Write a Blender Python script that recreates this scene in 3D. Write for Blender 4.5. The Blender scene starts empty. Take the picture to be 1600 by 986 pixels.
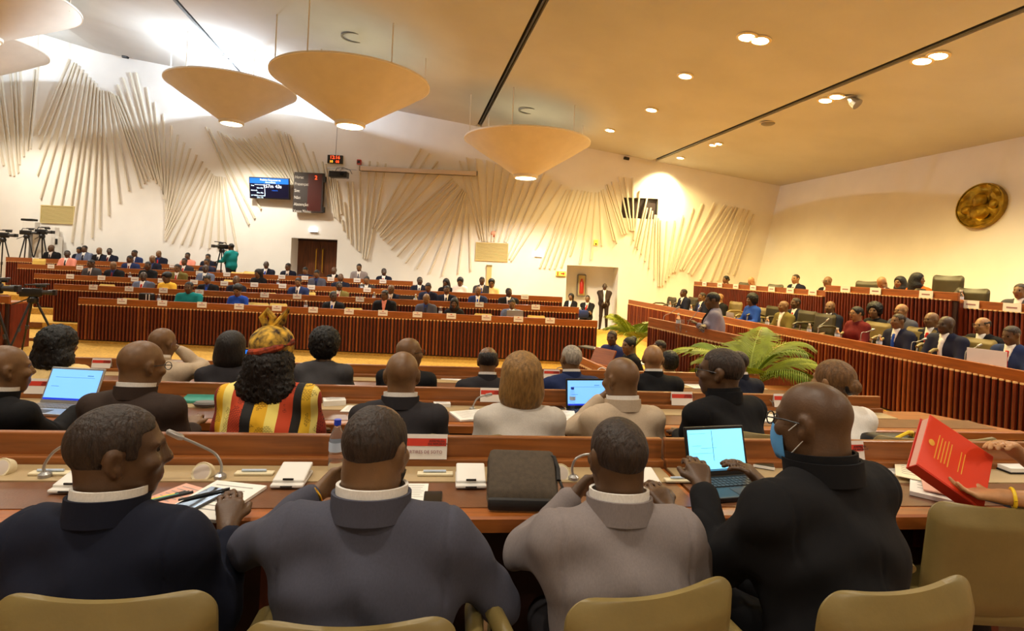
import bpy, bmesh, math, random
import numpy as np
from mathutils import Vector, Matrix
random.seed(7); rng = np.random.default_rng(5)
scn = bpy.context.scene
col = scn.collection

# ---------------------------------------------------------------- camera
EYE = 1.65; FPX = 850.0; ROLL = 0.045; PX0, PY0 = 800.0, 416.0
cam = bpy.data.cameras.new('camera'); camo = bpy.data.objects.new('camera', cam); col.objects.link(camo)
cam.sensor_fit = 'HORIZONTAL'; cam.sensor_width = 36.0
cam.lens = 36.0*FPX/1600.0
cam.shift_y = -(493.0-PY0)/1600.0
cam.clip_start = 0.05; cam.clip_end = 200
camo.matrix_world = Matrix.Translation((0, 0, EYE)) @ Matrix.Rotation(math.pi/2, 4, 'X') @ Matrix.Rotation(ROLL, 4, 'Z')
scn.camera = camo
# ---------------------------------------------------------------- exposure and world
scn.view_settings.view_transform = 'Standard'; scn.view_settings.look = 'None'
scn.view_settings.gamma = 1.0; scn.view_settings.use_curve_mapping = False
scn.view_settings.exposure = 0.45
world = bpy.data.worlds.new('world'); scn.world = world; world.use_nodes = True
world.node_tree.nodes['Background'].inputs[0].default_value = (0.02, 0.02, 0.022, 1)
try:
    scn.cycles.use_denoising = True
    scn.cycles.max_bounces = 7; scn.cycles.diffuse_bounces = 4
    scn.cycles.sample_clamp_indirect = 6.0
except Exception: pass

WARM = (1.0, 0.76, 0.30); COOL = (0.70, 0.84, 1.0); SOFT = (1.0, 0.93, 0.80)
E_SPOT = 450.0      # recessed ceiling downlights
E_PEND = 860.0      # lamp in the foot of each pendant
E_UP = 1050.0        # cool lamp inside the lit pendant bowl
GR = 0.19           # plan slope of the hall axis (ceiling grooves, right wall)
YW = 19.9           # back wall

def ray(px, py):
    u = (px-PX0)/FPX; v = (PY0-py)/FPX
    c, s = math.cos(ROLL), math.sin(ROLL)
    return u*c - v*s, u*s + v*c
def P(px, py, Y):
    a, b = ray(px, py)
    return Vector((a*Y, Y, EYE + b*Y))
def D(px, py, z):
    a, b = ray(px, py)
    Y = (z-EYE)/b
    return Vector((a*Y, Y, z))
def hor(px): return PY0 + ROLL*(px-PX0)
def proj(p):
    X, Z = p[0]/p[1], (p[2]-EYE)/p[1]
    c, s = math.cos(ROLL), math.sin(ROLL)
    return PX0+FPX*(X*c+Z*s), PY0-FPX*(-X*s+Z*c)

# ---------------------------------------------------------------- materials
def lin(c):
    return tuple(((x/12.92) if x <= 0.04045 else ((x+0.055)/1.055)**2.4) for x in c)
def rgb(r, g, b): return lin((r/255., g/255., b/255.))
MATS = {}
def mat(name, c, rough=0.6, metal=0.0, noise=0.0, nscale=8.0, bump=0.0, bscale=60.0, stretch=(1, 1, 1), emit=None, estr=0.0,
        c2=None, spec=0.5, alpha=None, trans=0.0, sheen=0.0, coat=0.0):
    if name in MATS: return MATS[name]
    m = bpy.data.materials.new(name); m.use_nodes = True
    nt = m.node_tree; b = nt.nodes['Principled BSDF']
    b.inputs['Base Color'].default_value = (*c, 1); b.inputs['Roughness'].default_value = rough
    b.inputs['Metallic'].default_value = metal; b.inputs['Specular IOR Level'].default_value = spec
    if trans: b.inputs['Transmission Weight'].default_value = trans; b.inputs['IOR'].default_value = 1.33
    if coat: b.inputs['Coat Weight'].default_value = coat; b.inputs['Coat Roughness'].default_value = 0.15
    if sheen: b.inputs['Sheen Weight'].default_value = sheen
    if emit is not None:
        b.inputs['Emission Color'].default_value = (*emit, 1); b.inputs['Emission Strength'].default_value = estr
    if noise or bump or c2:
        tc = nt.nodes.new('ShaderNodeTexCoord'); mp = nt.nodes.new('ShaderNodeMapping'); mp.inputs['Scale'].default_value = stretch
        nt.links.new(tc.outputs['Object'], mp.inputs['Vector'])
    if noise or c2:
        n = nt.nodes.new('ShaderNodeTexNoise'); n.inputs['Scale'].default_value = nscale; n.inputs['Detail'].default_value = 4
        nt.links.new(mp.outputs['Vector'], n.inputs['Vector'])
        r = nt.nodes.new('ShaderNodeValToRGB')
        k = c2 if c2 else tuple(x*(1-noise) for x in c)
        k1 = c if c2 else tuple(min(1, x*(1+noise)) for x in c)
        r.color_ramp.elements[0].color = (*k, 1); r.color_ramp.elements[1].color = (*k1, 1)
        r.color_ramp.elements[0].position = 0.33; r.color_ramp.elements[1].position = 0.67
        nt.links.new(n.outputs['Fac'], r.inputs['Fac']); nt.links.new(r.outputs['Color'], b.inputs['Base Color'])
    if bump:
        n2 = nt.nodes.new('ShaderNodeTexNoise'); n2.inputs['Scale'].default_value = bscale; n2.inputs['Detail'].default_value = 3
        nt.links.new(mp.outputs['Vector'], n2.inputs['Vector'])
        bp = nt.nodes.new('ShaderNodeBump'); bp.inputs['Strength'].default_value = bump; bp.inputs['Distance'].default_value = 0.02
        nt.links.new(n2.outputs['Fac'], bp.inputs['Height']); nt.links.new(bp.outputs['Normal'], b.inputs['Normal'])
    MATS[name] = m
    return m
mat('wall', (0.80, 0.77, 0.72), 0.85, noise=0.03, nscale=1.2, bump=0.05, bscale=40)
mat('ceiling', (0.53, 0.53, 0.52), 0.9, noise=0.05, nscale=0.7, bump=0.04, bscale=30)
mat('slot', (0.01, 0.008, 0.006), 0.8)
mat('wall_slat', (0.68, 0.61, 0.49), 0.75)
mat('carpet', rgb(196, 150, 62), 0.95, noise=0.2, nscale=25, bump=0.3, bscale=200)
mat('platform', rgb(150, 110, 70), 0.8, noise=0.12, nscale=12)
mat('nosing', rgb(120, 66, 26), 0.45, noise=0.15, nscale=10)
mat('wood_top', rgb(156, 88, 36), 0.32, noise=0.22, nscale=7, stretch=(0.5, 4, 4), bump=0.02, bscale=30)
mat('wood_rail', rgb(146, 78, 28), 0.38, noise=0.25, nscale=6, stretch=(0.4, 4, 5), bump=0.02, bscale=30)
mat('wood_near', rgb(140, 82, 36), 0.36, noise=0.28, nscale=7, stretch=(0.35, 5, 6), bump=0.02, bscale=30)
mat('wood_slat', rgb(104, 38, 17), 0.4, noise=0.3, nscale=9, stretch=(3, 3, 0.5))
mat('wood_slat_light', rgb(138, 68, 30), 0.4, noise=0.3, nscale=9, stretch=(3, 3, 0.5))
mat('slat_top_highlight', rgb(232, 196, 140), 0.35)  # painted highlight: pale colour for the light that slat tops catch
mat('wood_dark', rgb(46, 16, 8), 0.55, noise=0.2, nscale=8)
mat('wood_door', rgb(92, 48, 20), 0.4, noise=0.35, nscale=5, stretch=(3, 3, 0.35))
mat('desk_leather', rgb(112, 72, 46), 0.3, noise=0.12, nscale=12, bump=0.04, bscale=120)
mat('strip', rgb(176, 152, 112), 0.4, noise=0.05)
mat('white_plastic', rgb(225, 220, 212), 0.4)
mat('ivory', rgb(226, 212, 176), 0.45)
mat('grey_metal', rgb(170, 168, 165), 0.3, metal=0.6)
mat('chrome', rgb(200, 200, 200), 0.15, metal=1.0)
mat('brass', rgb(214, 168, 60), 0.3, metal=0.9)
mat('black_plastic', rgb(18, 17, 18), 0.4)
mat('dark_grey', rgb(52, 50, 50), 0.5)
mat('mid_grey', rgb(120, 116, 110), 0.5)
mat('black_glass', rgb(8, 8, 10), 0.12)
mat('paper', rgb(236, 232, 224), 0.7, noise=0.02)
mat('paper_cream', rgb(240, 226, 190), 0.7)
mat('paper_pink', rgb(226, 170, 150), 0.7)
mat('paper_line', rgb(150, 146, 142), 0.7)
mat('card', rgb(232, 224, 216), 0.6)
mat('red_band', rgb(206, 56, 36), 0.55)
mat('ink', rgb(70, 36, 34), 0.6)
mat('ink_soft', rgb(160, 110, 112), 0.6)
mat('red_book', rgb(226, 62, 28), 0.42)
mat('red_book_dark', rgb(200, 44, 22), 0.42)
mat('gold_print', rgb(236, 170, 60), 0.4)
mat('teal', rgb(64, 150, 132), 0.6, noise=0.08, nscale=30)
mat('leather_olive', rgb(124, 106, 60), 0.42, noise=0.08, nscale=9, bump=0.03, bscale=90)
mat('leather_khaki', rgb(206, 172, 84), 0.5, noise=0.06, nscale=9)
mat('leather_dark', rgb(62, 54, 30), 0.4, noise=0.1, nscale=9)
mat('bag_fabric', rgb(74, 62, 48), 0.85, noise=0.15, nscale=60, bump=0.15, bscale=260)
mat('bag_trim', rgb(30, 25, 22), 0.7)
mat('frond', rgb(150, 160, 40), 0.5, noise=0.25, nscale=6)
mat('frond_dark', rgb(112, 132, 34), 0.5, noise=0.25, nscale=6)
mat('stem', rgb(130, 120, 50), 0.6)
mat('pot', rgb(90, 50, 28), 0.6)
mat('soil', rgb(40, 28, 18), 0.9)
mat('shade', (0.66, 0.60, 0.52), 0.75, noise=0.03, nscale=3)
mat('shade_rim', (0.80, 0.74, 0.64), 0.7)
mat('lamp_warm', (1, .9, .7), 0.4, emit=(1.0, 0.84, 0.46), estr=14.0)
mat('lamp_spot', (1, .9, .7), 0.4, emit=(1.0, 0.84, 0.50), estr=40.0)
mat('lamp_cool', (1, 1, 1), 0.4, emit=(0.9, 0.95, 1.0), estr=60.0)
mat('sign_lit', (1, 1, 1), 0.4, emit=(0.85, 0.95, 1.0), estr=2.6)
mat('exit_sign', rgb(236, 210, 90), 0.5, emit=rgb(236, 206, 80), estr=0.25)
mat('exit_red', rgb(190, 40, 20), 0.5)
mat('screen_blue', rgb(20, 60, 140), 0.3, emit=rgb(30, 120, 235), estr=0.9)
mat('screen_navy', rgb(6, 8, 30), 0.25, emit=rgb(6, 8, 36), estr=0.5)
mat('screen_text', (1, 1, 1), 0.4, emit=rgb(120, 210, 255), estr=1.1)
mat('screen_white_text', (1, 1, 1), 0.4, emit=rgb(225, 240, 255), estr=1.2)
mat('laptop_screen', rgb(150, 220, 245), 0.3, emit=rgb(120, 214, 246), estr=0.85)
mat('laptop_screen_left', rgb(120, 180, 240), 0.3, emit=rgb(112, 176, 244), estr=0.8)
mat('screen_deep', rgb(20, 40, 160), 0.3, emit=rgb(24, 52, 190), estr=0.8)
mat('screen_mark', rgb(60, 110, 150), 0.3, emit=rgb(70, 130, 160), estr=0.5)
mat('board', rgb(46, 34, 28), 0.5, noise=0.1, nscale=20)
mat('board_display', rgb(74, 26, 20), 0.35)
mat('board_text', rgb(225, 220, 210), 0.5)
mat('led_red', (1, .1, .05), 0.4, emit=(1.0, 0.06, 0.01), estr=2.6)
mat('led_amber', (1, .5, .05), 0.4, emit=(1.0, 0.42, 0.03), estr=2.0)
mat('grille', rgb(196, 176, 118), 0.7)
mat('grille_dark', rgb(136, 118, 74), 0.8)
mat('glass_dark', rgb(64, 54, 56), 0.12, spec=0.6)
mat('bronze', rgb(150, 118, 24), 0.38, metal=0.75, noise=0.35, nscale=7, bump=0.9, bscale=9)
mat('water', (0.93, 0.96, 1.0), 0.03, trans=0.95, spec=0.5)
mat('cap_blue', rgb(30, 60, 190), 0.4)
mat('label_film', rgb(190, 205, 225), 0.4)
mat('screen_fabric', rgb(205, 190, 176), 0.6)
mat('extinguisher', rgb(190, 50, 30), 0.35)
mat('mask_blue', rgb(90, 160, 220), 0.7)
mat('bracelet', rgb(236, 200, 30), 0.4)
mat('eye', rgb(20, 12, 9), 0.25)
mat('eye_white', rgb(205, 190, 175), 0.3)

# ---------------------------------------------------------------- object helpers
def tag(o, label=None, cat=None, group=None, kind=None):
    if label: o['label'] = label
    if cat: o['category'] = cat
    if group: o['group'] = group
    if kind: o['kind'] = kind
    return o
def empty(name, loc=(0, 0, 0), rz=0.0, parent=None):
    o = bpy.data.objects.new(name, None); o.empty_display_size = 0.1; col.objects.link(o)
    o.location = loc; o.rotation_euler = (0, 0, rz); o.parent = parent
    return o
def link_mesh(name, me, m=None, parent=None, loc=None, rot=None):
    o = bpy.data.objects.new(name, me); col.objects.link(o); o.parent = parent
    if loc is not None: o.location = loc
    if rot is not None: o.rotation_euler = rot
    if m is not None:
        if len(me.materials) == 0: me.materials.append(MATS[m] if isinstance(m, str) else m)
        else:
            o.material_slots[0].link = 'OBJECT'; o.material_slots[0].material = MATS[m] if isinstance(m, str) else m
    return o
class MB:
    def __init__(s): s.v = []; s.f = []
    def add(s, vs, fs):
        n = len(s.v); s.v += [tuple(v) for v in vs]; s.f += [tuple(i+n for i in f) for f in fs]; return s
    def box(s, x0, x1, y0, y1, z0, z1):
        return s.add([(x0, y0, z0), (x1, y0, z0), (x1, y1, z0), (x0, y1, z0), (x0, y0, z1), (x1, y0, z1), (x1, y1, z1), (x0, y1, z1)],
                     [(0, 3, 2, 1), (4, 5, 6, 7), (0, 1, 5, 4), (1, 2, 6, 5), (2, 3, 7, 6), (3, 0, 4, 7)])
    def bbox(s, x0, x1, y0, y1, z0, z1, b=0.004):
        # box with chamfered edges (24 verts)
        bm = bmesh.new()
        vs = [bm.verts.new(p) for p in [(x0, y0, z0), (x1, y0, z0), (x1, y1, z0), (x0, y1, z0), (x0, y0, z1), (x1, y0, z1), (x1, y1, z1), (x0, y1, z1)]]
        for f in [(0, 3, 2, 1), (4, 5, 6, 7), (0, 1, 5, 4), (1, 2, 6, 5), (2, 3, 7, 6), (3, 0, 4, 7)]: bm.faces.new([vs[i] for i in f])
        bmesh.ops.bevel(bm, geom=bm.edges[:], offset=b, segments=2, affect='EDGES', profile=0.5)
        bm.verts.index_update()
        s.add([v.co[:] for v in bm.verts], [[v.index for v in f.verts] for f in bm.faces]); bm.free(); return s
    def quad(s, a, b, c, d): return s.add([a, b, c, d], [(0, 1, 2, 3)])
    def prism(s, poly, z0, z1):
        n = len(poly)
        return s.add([(x, y, z0) for x, y in poly]+[(x, y, z1) for x, y in poly],
                     [tuple(range(n-1, -1, -1)), tuple(range(n, 2*n))]+[(i, (i+1) % n, n+(i+1) % n, n+i) for i in range(n)])
    def extr(s, poly, axis, a, b):
        # prism of a 2-D outline along x ('x': outline y,z) or y ('y': outline x,z)
        n = len(poly)
        pt = (lambda p, t: (t, p[0], p[1])) if axis == 'x' else (lambda p, t: (p[0], t, p[1]))
        return s.add([pt(p, a) for p in poly]+[pt(p, b) for p in poly],
                     [tuple(range(n-1, -1, -1)), tuple(range(n, 2*n))]+[(i, (i+1) % n, n+(i+1) % n, n+i) for i in range(n)])
    def tube(s, pts, r, n=8, caps=True):
        pts = [Vector(p) for p in pts]; m = len(pts)
        rs = r if isinstance(r, (list, tuple)) else [r]*m
        vs = []; fs = []
        prev = None
        for i, p in enumerate(pts):
            t = (pts[min(i+1, m-1)]-pts[max(i-1, 0)]).normalized()
            if prev is None:
                a = Vector((0, 0, 1)) if abs(t.z) < 0.9 else Vector((1, 0, 0))
                u = t.cross(a).normalized()
            else:
                u = (prev - t*prev.dot(t)).normalized()
            prev = u; w = t.cross(u)
            for k in range(n):
                an = 2*math.pi*k/n
                vs.append(p+(u*math.cos(an)+w*math.sin(an))*rs[i])
        for i in range(m-1):
            for k in range(n):
                fs.append((i*n+k, i*n+(k+1) % n, (i+1)*n+(k+1) % n, (i+1)*n+k))
        if caps: fs += [tuple(range(n-1, -1, -1)), tuple(range((m-1)*n, m*n))]
        return s.add(vs, fs)
    def lathe(s, prof, n=24, c=(0, 0, 0), sy=1.0):
        vs = []; fs = []; m = len(prof)
        for r, z in prof:
            for k in range(n):
                a = 2*math.pi*k/n; vs.append((c[0]+r*math.cos(a), c[1]+sy*r*math.sin(a), c[2]+z))
        for i in range(m-1):
            for k in range(n): fs.append((i*n+k, i*n+(k+1) % n, (i+1)*n+(k+1) % n, (i+1)*n+k))
        if prof[0][0] > 1e-4: fs.append(tuple(range(n-1, -1, -1)))
        if prof[-1][0] > 1e-4: fs.append(tuple(range((m-1)*n, m*n)))
        return s.add(vs, fs)
    def xf(s, M):
        s.v = [tuple(M @ Vector(v)) for v in s.v]; return s
    def mesh(s, name, smooth=False):
        me = bpy.data.meshes.new(name); me.from_pydata(s.v, [], s.f); me.update()
        if smooth:
            me.polygons.foreach_set('use_smooth', [True]*len(me.polygons))
            try: me.set_sharp_from_angle(angle=math.radians(40))
            except Exception: pass
        return me
    def build(s, name, m, parent=None, loc=None, rot=None, smooth=False):
        return link_mesh(name, s.mesh(name, smooth), m, parent, loc, rot)
def text(name, s, size, m, parent, loc, rot, align='LEFT', sx=1.0):
    c = bpy.data.curves.new(name, 'FONT'); c.body = s; c.size = size; c.align_x = align; c.extrude = 0.0006; c.resolution_u = 2
    tmp = bpy.data.objects.new(name+'_outline', c); me = bpy.data.meshes.new_from_object(tmp); bpy.data.objects.remove(tmp); bpy.data.curves.remove(c)
    me.materials.clear()
    o = link_mesh(name, me, m, parent, loc, rot); o.scale = (sx, 1, 1)
    return o
def ordinal(n): return ['first', 'second', 'third', 'fourth', 'fifth', 'sixth', 'seventh', 'eighth', 'ninth', 'tenth', 'eleventh', 'twelfth',
                        'thirteenth', 'fourteenth', 'fifteenth', 'sixteenth', 'seventeenth', 'eighteenth', 'nineteenth', 'twentieth'][n]
# ================================================================ the hall
FLOOR = -0.5
def zceil(s): return 5.03+0.15*(9.65-s) if s > -15.3 else 8.7725+0.26*(-15.3-s)
def s_of(X, Y): return X+GR*(Y-YW)
def CE(px, py):
    a, b = ray(px, py)
    Y = (5.03-EYE+0.15*(9.65+GR*YW))/(b+0.15*(a+GR))
    return Vector((a*Y, Y, EYE+b*Y))
def spot(name, loc, aim, e, c, ang=130, blend=0.6, r=0.12, parent=None):
    l = bpy.data.lights.new(name, 'SPOT'); l.energy = e; l.color = c; l.spot_size = math.radians(ang); l.spot_blend = blend; l.shadow_soft_size = r
    o = bpy.data.objects.new(name, l); col.objects.link(o); o.location = loc
    o.rotation_euler = (Vector(aim)).to_track_quat('-Z', 'Y').to_euler(); o.parent = parent
    return o

# floor of the chamber
m = MB(); m.box(-26, 14, -6, 21.5, FLOOR-0.2, FLOOR)
tag(m.build('floor', 'carpet'), kind='structure')

# ceiling: long panels parted by slots that run along the hall
ceil = tag(empty('ceiling', (0, 0, 0)), kind='structure')
grooves = [-18.6, -9.96, -1.45, 5.0]
edges = [-27.0]+grooves+[13.2]
def cpt(s, Y, dz=0): return (s-GR*(Y-YW), Y, zceil(s)+dz)
Y0, Y1c = -6.0, 20.0
for i in range(len(edges)-1):
    a = edges[i]+(0.085 if i else 0); b = edges[i+1]-(0.085 if i < len(edges)-2 else 0)
    cuts = [a]+([-15.3] if a < -15.3 < b else [])+[b]
    m = MB()
    for p, q in zip(cuts[:-1], cuts[1:]):
        vs = [cpt(p, Y0), cpt(q, Y0), cpt(q, Y1c), cpt(p, Y1c), cpt(p, Y0, .12), cpt(q, Y0, .12), cpt(q, Y1c, .12), cpt(p, Y1c, .12)]
        m.add(vs, [(0, 1, 2, 3), (7, 6, 5, 4), (0, 4, 5, 1), (1, 5, 6, 2), (2, 6, 7, 3), (3, 7, 4, 0)])
    m.build('ceiling_panel', 'ceiling', ceil)
for g in grooves:
    m = MB()
    for p, q, z in ((g-0.1, g+0.1, 0.1),):
        m.quad(cpt(p, Y0, z), cpt(q, Y0, z), cpt(q, Y1c, z), cpt(p, Y1c, z))
    m.build('ceiling_slot', 'slot', ceil)
    m = MB()
    vs = [cpt(g-.02, Y0), cpt(g+.02, Y0), cpt(g+.02, 19.6), cpt(g-.02, 19.6), cpt(g-.02, Y0, .06), cpt(g+.02, Y0, .06), cpt(g+.02, 19.6, .06), cpt(g-.02, 19.6, .06)]
    m.add(vs, [(0, 1, 2, 3), (7, 6, 5, 4), (0, 4, 5, 1), (1, 5, 6, 2), (2, 6, 7, 3), (3, 7, 4, 0)])
    m.build('ceiling_track', 'dark_grey', ceil)

# back wall with its two door recesses and the booth window
def WP(px, py, off=0.0):
    p = P(px, py, YW); return Vector((p.x, YW-off, p.z))
dl, dr = WP(455.5, 372).x, WP(527.5, 374).x; dtop = WP(490, 373).z; dbot = 0.33
al, ar = WP(886, 415).x, WP(966.5, 420).x; atop = WP(925, 416).z; abot = FLOOR
w0 = WP(972, 308); w1 = WP(1027, 343); wl, wr, wt, wb = w0.x, w1.x, w0.z, w1.z
XL, XR, ZB, ZT = -25.5, 11.0, FLOOR-.1, 12.5
xs = sorted([XL, dl, dr, al, ar, wl, wr, XR]); zs = sorted([ZB, dbot, dtop, abot, atop, wb, wt, ZT])
holes = [(dl, dr, dbot, dtop), (al, ar, abot, atop), (wl, wr, wb, wt)]
m = MB()
for i in range(len(xs)-1):
    for k in range(len(zs)-1):
        cx, cz = (xs[i]+xs[i+1])/2, (zs[k]+zs[k+1])/2
        if any(h[0] < cx < h[1] and h[2] < cz < h[3] for h in holes): continue
        m.box(xs[i], xs[i+1], YW, YW+0.15, zs[k], zs[k+1])
for (a, b, c, d), dep in zip(holes, (0.72, 1.0, 0.16)):
    m.box(a-.1, a+.002, YW+.004, YW+dep, c-.1, d+.1); m.box(b-.002, b+.1, YW+.004, YW+dep, c-.1, d+.1)
    m.box(a-.1, b+.1, YW+.004, YW+dep, d-.002, d+.1); m.box(a-.1, b+.1, YW+.004, YW+dep, c-.1, c+.002)
    if dep > 0.5: m.box(a-.1, b+.1, YW+dep, YW+dep+.1, c-.1, d+.1)
wall_back = tag(m.build('wall_back', 'wall'), kind='structure')
# double door
dr1 = tag(empty('door_1', ((dl+dr)/2, YW+0.7, dbot)), kind='structure')
wd = (dr-dl)/2
for sgn in (-1, 1):
    m = MB(); x0, x1 = (-wd, -0.006) if sgn < 0 else (0.006, wd)
    m.box(x0, x1, -0.06, 0, 0, dtop-dbot); lf = m.build('door_leaf', 'wood_door', dr1)
    m = MB(); x = sgn*0.12
    m.tube([(x, -.06, .75), (x, -.12, .78), (x, -.12, 1.62), (x, -.06, 1.65)], 0.022, 8); m.build('door_handle', 'brass', lf, smooth=True)
m = MB(); m.box(-wd, wd, -0.09, -.01, dtop-dbot-.07, dtop-dbot); m.build('door_frame', 'wood_dark', dr1)
# booth window
win = tag(empty('window_1', ((wl+wr)/2, YW+0.1, wb)), kind='structure')
w = (wr-wl)/2; h = wt-wb
m = MB(); m.box(-w, w, 0.03, 0.05, 0, h); m.build('pane', 'glass_dark', win)
m = MB(); m.box(-w, w, -.02, .03, 0, .04); m.box(-w, w, -.02, .03, h-.04, h); m.box(-w, -w+.04, -.02, .03, 0, h); m.box(w-.04, w, -.02, .03, 0, h); m.box(.2, .26, -.02, .03, 0, h)
m.build('window_frame', 'dark_grey', win)

# relief of slender slats on the back wall (pixel ends read off the photograph, turned into real lengths on the wall)
SL = [(0,222,7,259),(0,151,17.5,274),(2,110,23.5,275),(17,106,29.7,270),(25,108,32,257),(33,110,38.4,245),(56,109,44.5,235.5),(61,103,49,233),
(110,93,61,211),(117,98,62.5,233.5),(120,99,60,275),(125,103,65,311),(130,109,81,320),(135.5,115,97,322),(141,121,112.5,321),(147,126,113.5,379.5),
(151,130,128.5,381),(155,137,145,372),(160,142,157,357),(163,142,171,337),(169,143,188,317.5),(173,144,202.5,298.6),(175,145,220.7,293.4),(178,147,226.5,287),
(181,150,231,283),(185,150,237,279),(185,133,240,281),(193,122,246,287),(204,114,251,291),(213.6,114,254,297),(230.6,137,257,305),(243,160,258,312),
(256.6,178,260,317),(269,197,260,331),(279,211,260,342),(289,222.6,260,350),(298,232,259,360),(308,242,259,368),(316.7,252,258.5,373),
(323.6,262.7,259,376.6),(328,266,269.4,381),(332.4,271.5,284.6,382.6),(335,274,297.7,383),(337,275,315,385),(340,276,327.5,388),(343,276,342,389),(346,276.4,354,389),(351,277.6,371,392),
(322,199,389.8,351),(328,202,399,341.6),(341,205.6,408.6,327),(346.5,208,424,310),(354,212,440,298),(365,214.7,445,296),(374,217,449,296),(381,217,452,296),(389.4,217.4,455,295),(399,214,457,295),(406,208,459,294),
(417,200,461,293),(431.4,203,462,290),(438,205.6,463,288),(446,207,468,276),(451.5,210,473,274),(455,213,482,275),(474,224,492,275),(489,237.5,500,274),(504,253,514,326),
(509,256.5,523,339.5),(514.6,264,525.5,341),(519,265.6,528,344),(523.7,280,530,346),(527,283,534,335),(534.7,344,537.4,360.5),(538,316,543.4,372),(543.4,284,549,381.5),(551.6,284,557,389),
(563,269,561.5,393),(577.6,252,567,403),(590,253,570,405),(603,255.6,574,405),(658,232,583,358),(671.5,240,588.5,360.5),(684,252,593,367),(694.5,265,594,370),(706.5,278,598,375),
(709.5,283,605,380.6),(714,287,611,390),(717,290,620.6,400.5),(722,295,633.6,411),(724,297,651,420),(726,299,671,427.4),(728,301,691,431),(729.7,312.5,716,427.7),(733.7,334,735.5,423.7),
(718,251.5,751,374),(729,246.4,755,376.5),(743.4,248,757.8,377),(760,250.7,762.4,378),(774,256,764,368),(786,263,768,377),(796.5,271,772.4,377),(806,282,780,377),(819,286,788,378),(833,283,791.4,379),
(850,271,794,399),(862,282,796,405),(877.6,288.6,798.7,408),(885.5,297,836,391.5),(891,297,843,419),(895.6,297,850,419),(903,297,858,420),(910,298,866,420),(914.7,299,876,418),(919.6,300,890,400),(924.5,300.6,905,412),
(931,301,922.5,406),(936,300,940,384),(940,297,958.6,376),(942,296,963.4,380),(946.4,289,971.6,367),(949,288,975.6,366),(956,284,979,365),(965.5,276,984,360),(976,277,987,361),(988,278,990,361),
(1000,298,990,375),(1011,309,993,386),(1011,325,996,389),(1016.6,325,1001.7,397),(1019,330,1007.6,408),(1023,336,1013.6,419),(1025,336,1022,436),(1029,341,1028,447),(1032,344.6,1031,447),(1042,346,1035,446),
(1054,345,1040,439),(1067,336.5,1045,432),(1083,325,1051,426),(1097.6,318,1054.6,425),(1116,317,1062.8,421.7),(1131.7,320,1067,421.7),(1136.6,322.7,1075,426.6),(1144,324,1080,430),(1149.6,324,1093.6,437),
(1153.6,325,1110,439),(1163,327,1121,439),(1170.7,329,1137,427),(1178,335,1145.5,430)]
for x0, y0, x1, y1 in SL:
    a = WP(x0, y0); b = WP(x1, y1); L = (b-a).length
    m = MB(); m.extr([(-.03, 0), (.03, 0), (.022, -.075), (-.022, -.075)], 'x', 0, L)
    # local x along the slat, y -> across, z -> out of wall; map to world
    d = (b-a).normalized(); n = Vector((0, -1, 0)); c = d.cross(n)
    M = Matrix(((d.x, c.x, -n.x, a.x), (d.y, c.y, -n.y, a.y+.003), (d.z, c.z, -n.z, a.z), (0, 0, 0, 1)))
    m.xf(M); m.build('wall_slat', 'wall_slat', wall_back)

# right wall, leaning outward
def rw(Y, z): return (9.0+GR*(YW-Y)+0.2*(z-1.65), Y, z)
m = MB(); m.add([rw(-6, FLOOR), rw(20, FLOOR), rw(20, 7), rw(-6, 7)]+[(x+.2, y, z) for x, y, z in (rw(-6, FLOOR), rw(20, FLOOR), rw(20, 7), rw(-6, 7))],
                [(0, 1, 2, 3), (7, 6, 5, 4), (0, 4, 5, 1), (1, 5, 6, 2), (2, 6, 7, 3), (3, 7, 4, 0)])
wall_right = tag(m.build('wall_right', 'wall'), kind='structure')
# walls out of view that close the hall
m = MB(); m.box(-22.5, -22.3, -6, 20, FLOOR, 12.5); tag(m.build('wall_left', 'wall'), kind='structure')
m = MB(); m.box(-26, 18, -6.2, -6, FLOOR, 12.5); tag(m.build('wall_rear', 'wall'), kind='structure')

# ================================================================ lamps
def downlight(p, label, e=E_SPOT, aim=(0, 0, -1), ang=135, r=0.17, c=WARM):
    t = tag(empty('downlight', p), label, 'ceiling light', 'recessed ceiling downlights')
    t.rotation_euler = (0, math.atan(0.15), 0)
    m = MB(); m.lathe([(r+.05, 0.0), (r+.05, -.02), (r, -.03), (r, .0)], 20); m.build('trim_ring', 'ivory', t, smooth=True)
    m = MB(); m.lathe([(r, -.012), (r*.6, -.03), (0.0001, -.036)], 20); m.build('lens', 'lamp_spot', t, smooth=True)
    spot('downlight_beam', (p[0], p[1], p[2]-.12), aim, e, c, ang, 0.7, 0.15)
vis = [((1168, 57), 'bright ceiling downlight nearest the top edge, left of its pair', 0.120), ((1188, 62), 'bright ceiling downlight nearest the top edge, right of its pair', 0.120),
       ((1071, 118), 'single bright downlight left of the long ceiling slot, second from the top', 0.110), ((1018, 171), 'single bright downlight third down the warm ceiling row', 0.110),
       ((953, 203), 'small bright downlight above the right end of the hanging lamp', 0.110), ((1063, 246), 'small downlight beside the wall glow above the dark booth window', 0.090),
       ((1114, 226), 'left lamp of the small pair between two ceiling slots', 0.075), ((1123, 224), 'right lamp of the small pair near the corner', 0.075),
       ((1290, 156), 'left lamp of the pair right of the long ceiling slot', 0.100), ((1307, 150), 'right lamp of the pair right of the long ceiling slot', 0.100),
       ((1441, 94), 'left lamp of the pair at the far right of the ceiling', 0.110), ((1466, 86), 'right lamp of the pair at the far right of the ceiling', 0.110)]
for i, ((x, y), lb, r) in enumerate(vis):
    p = CE(x, y)
    e = E_SPOT*(0.7 if i >= 5 else 1.0)
    downlight(p, lb, e, r=r*1.25)
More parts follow.
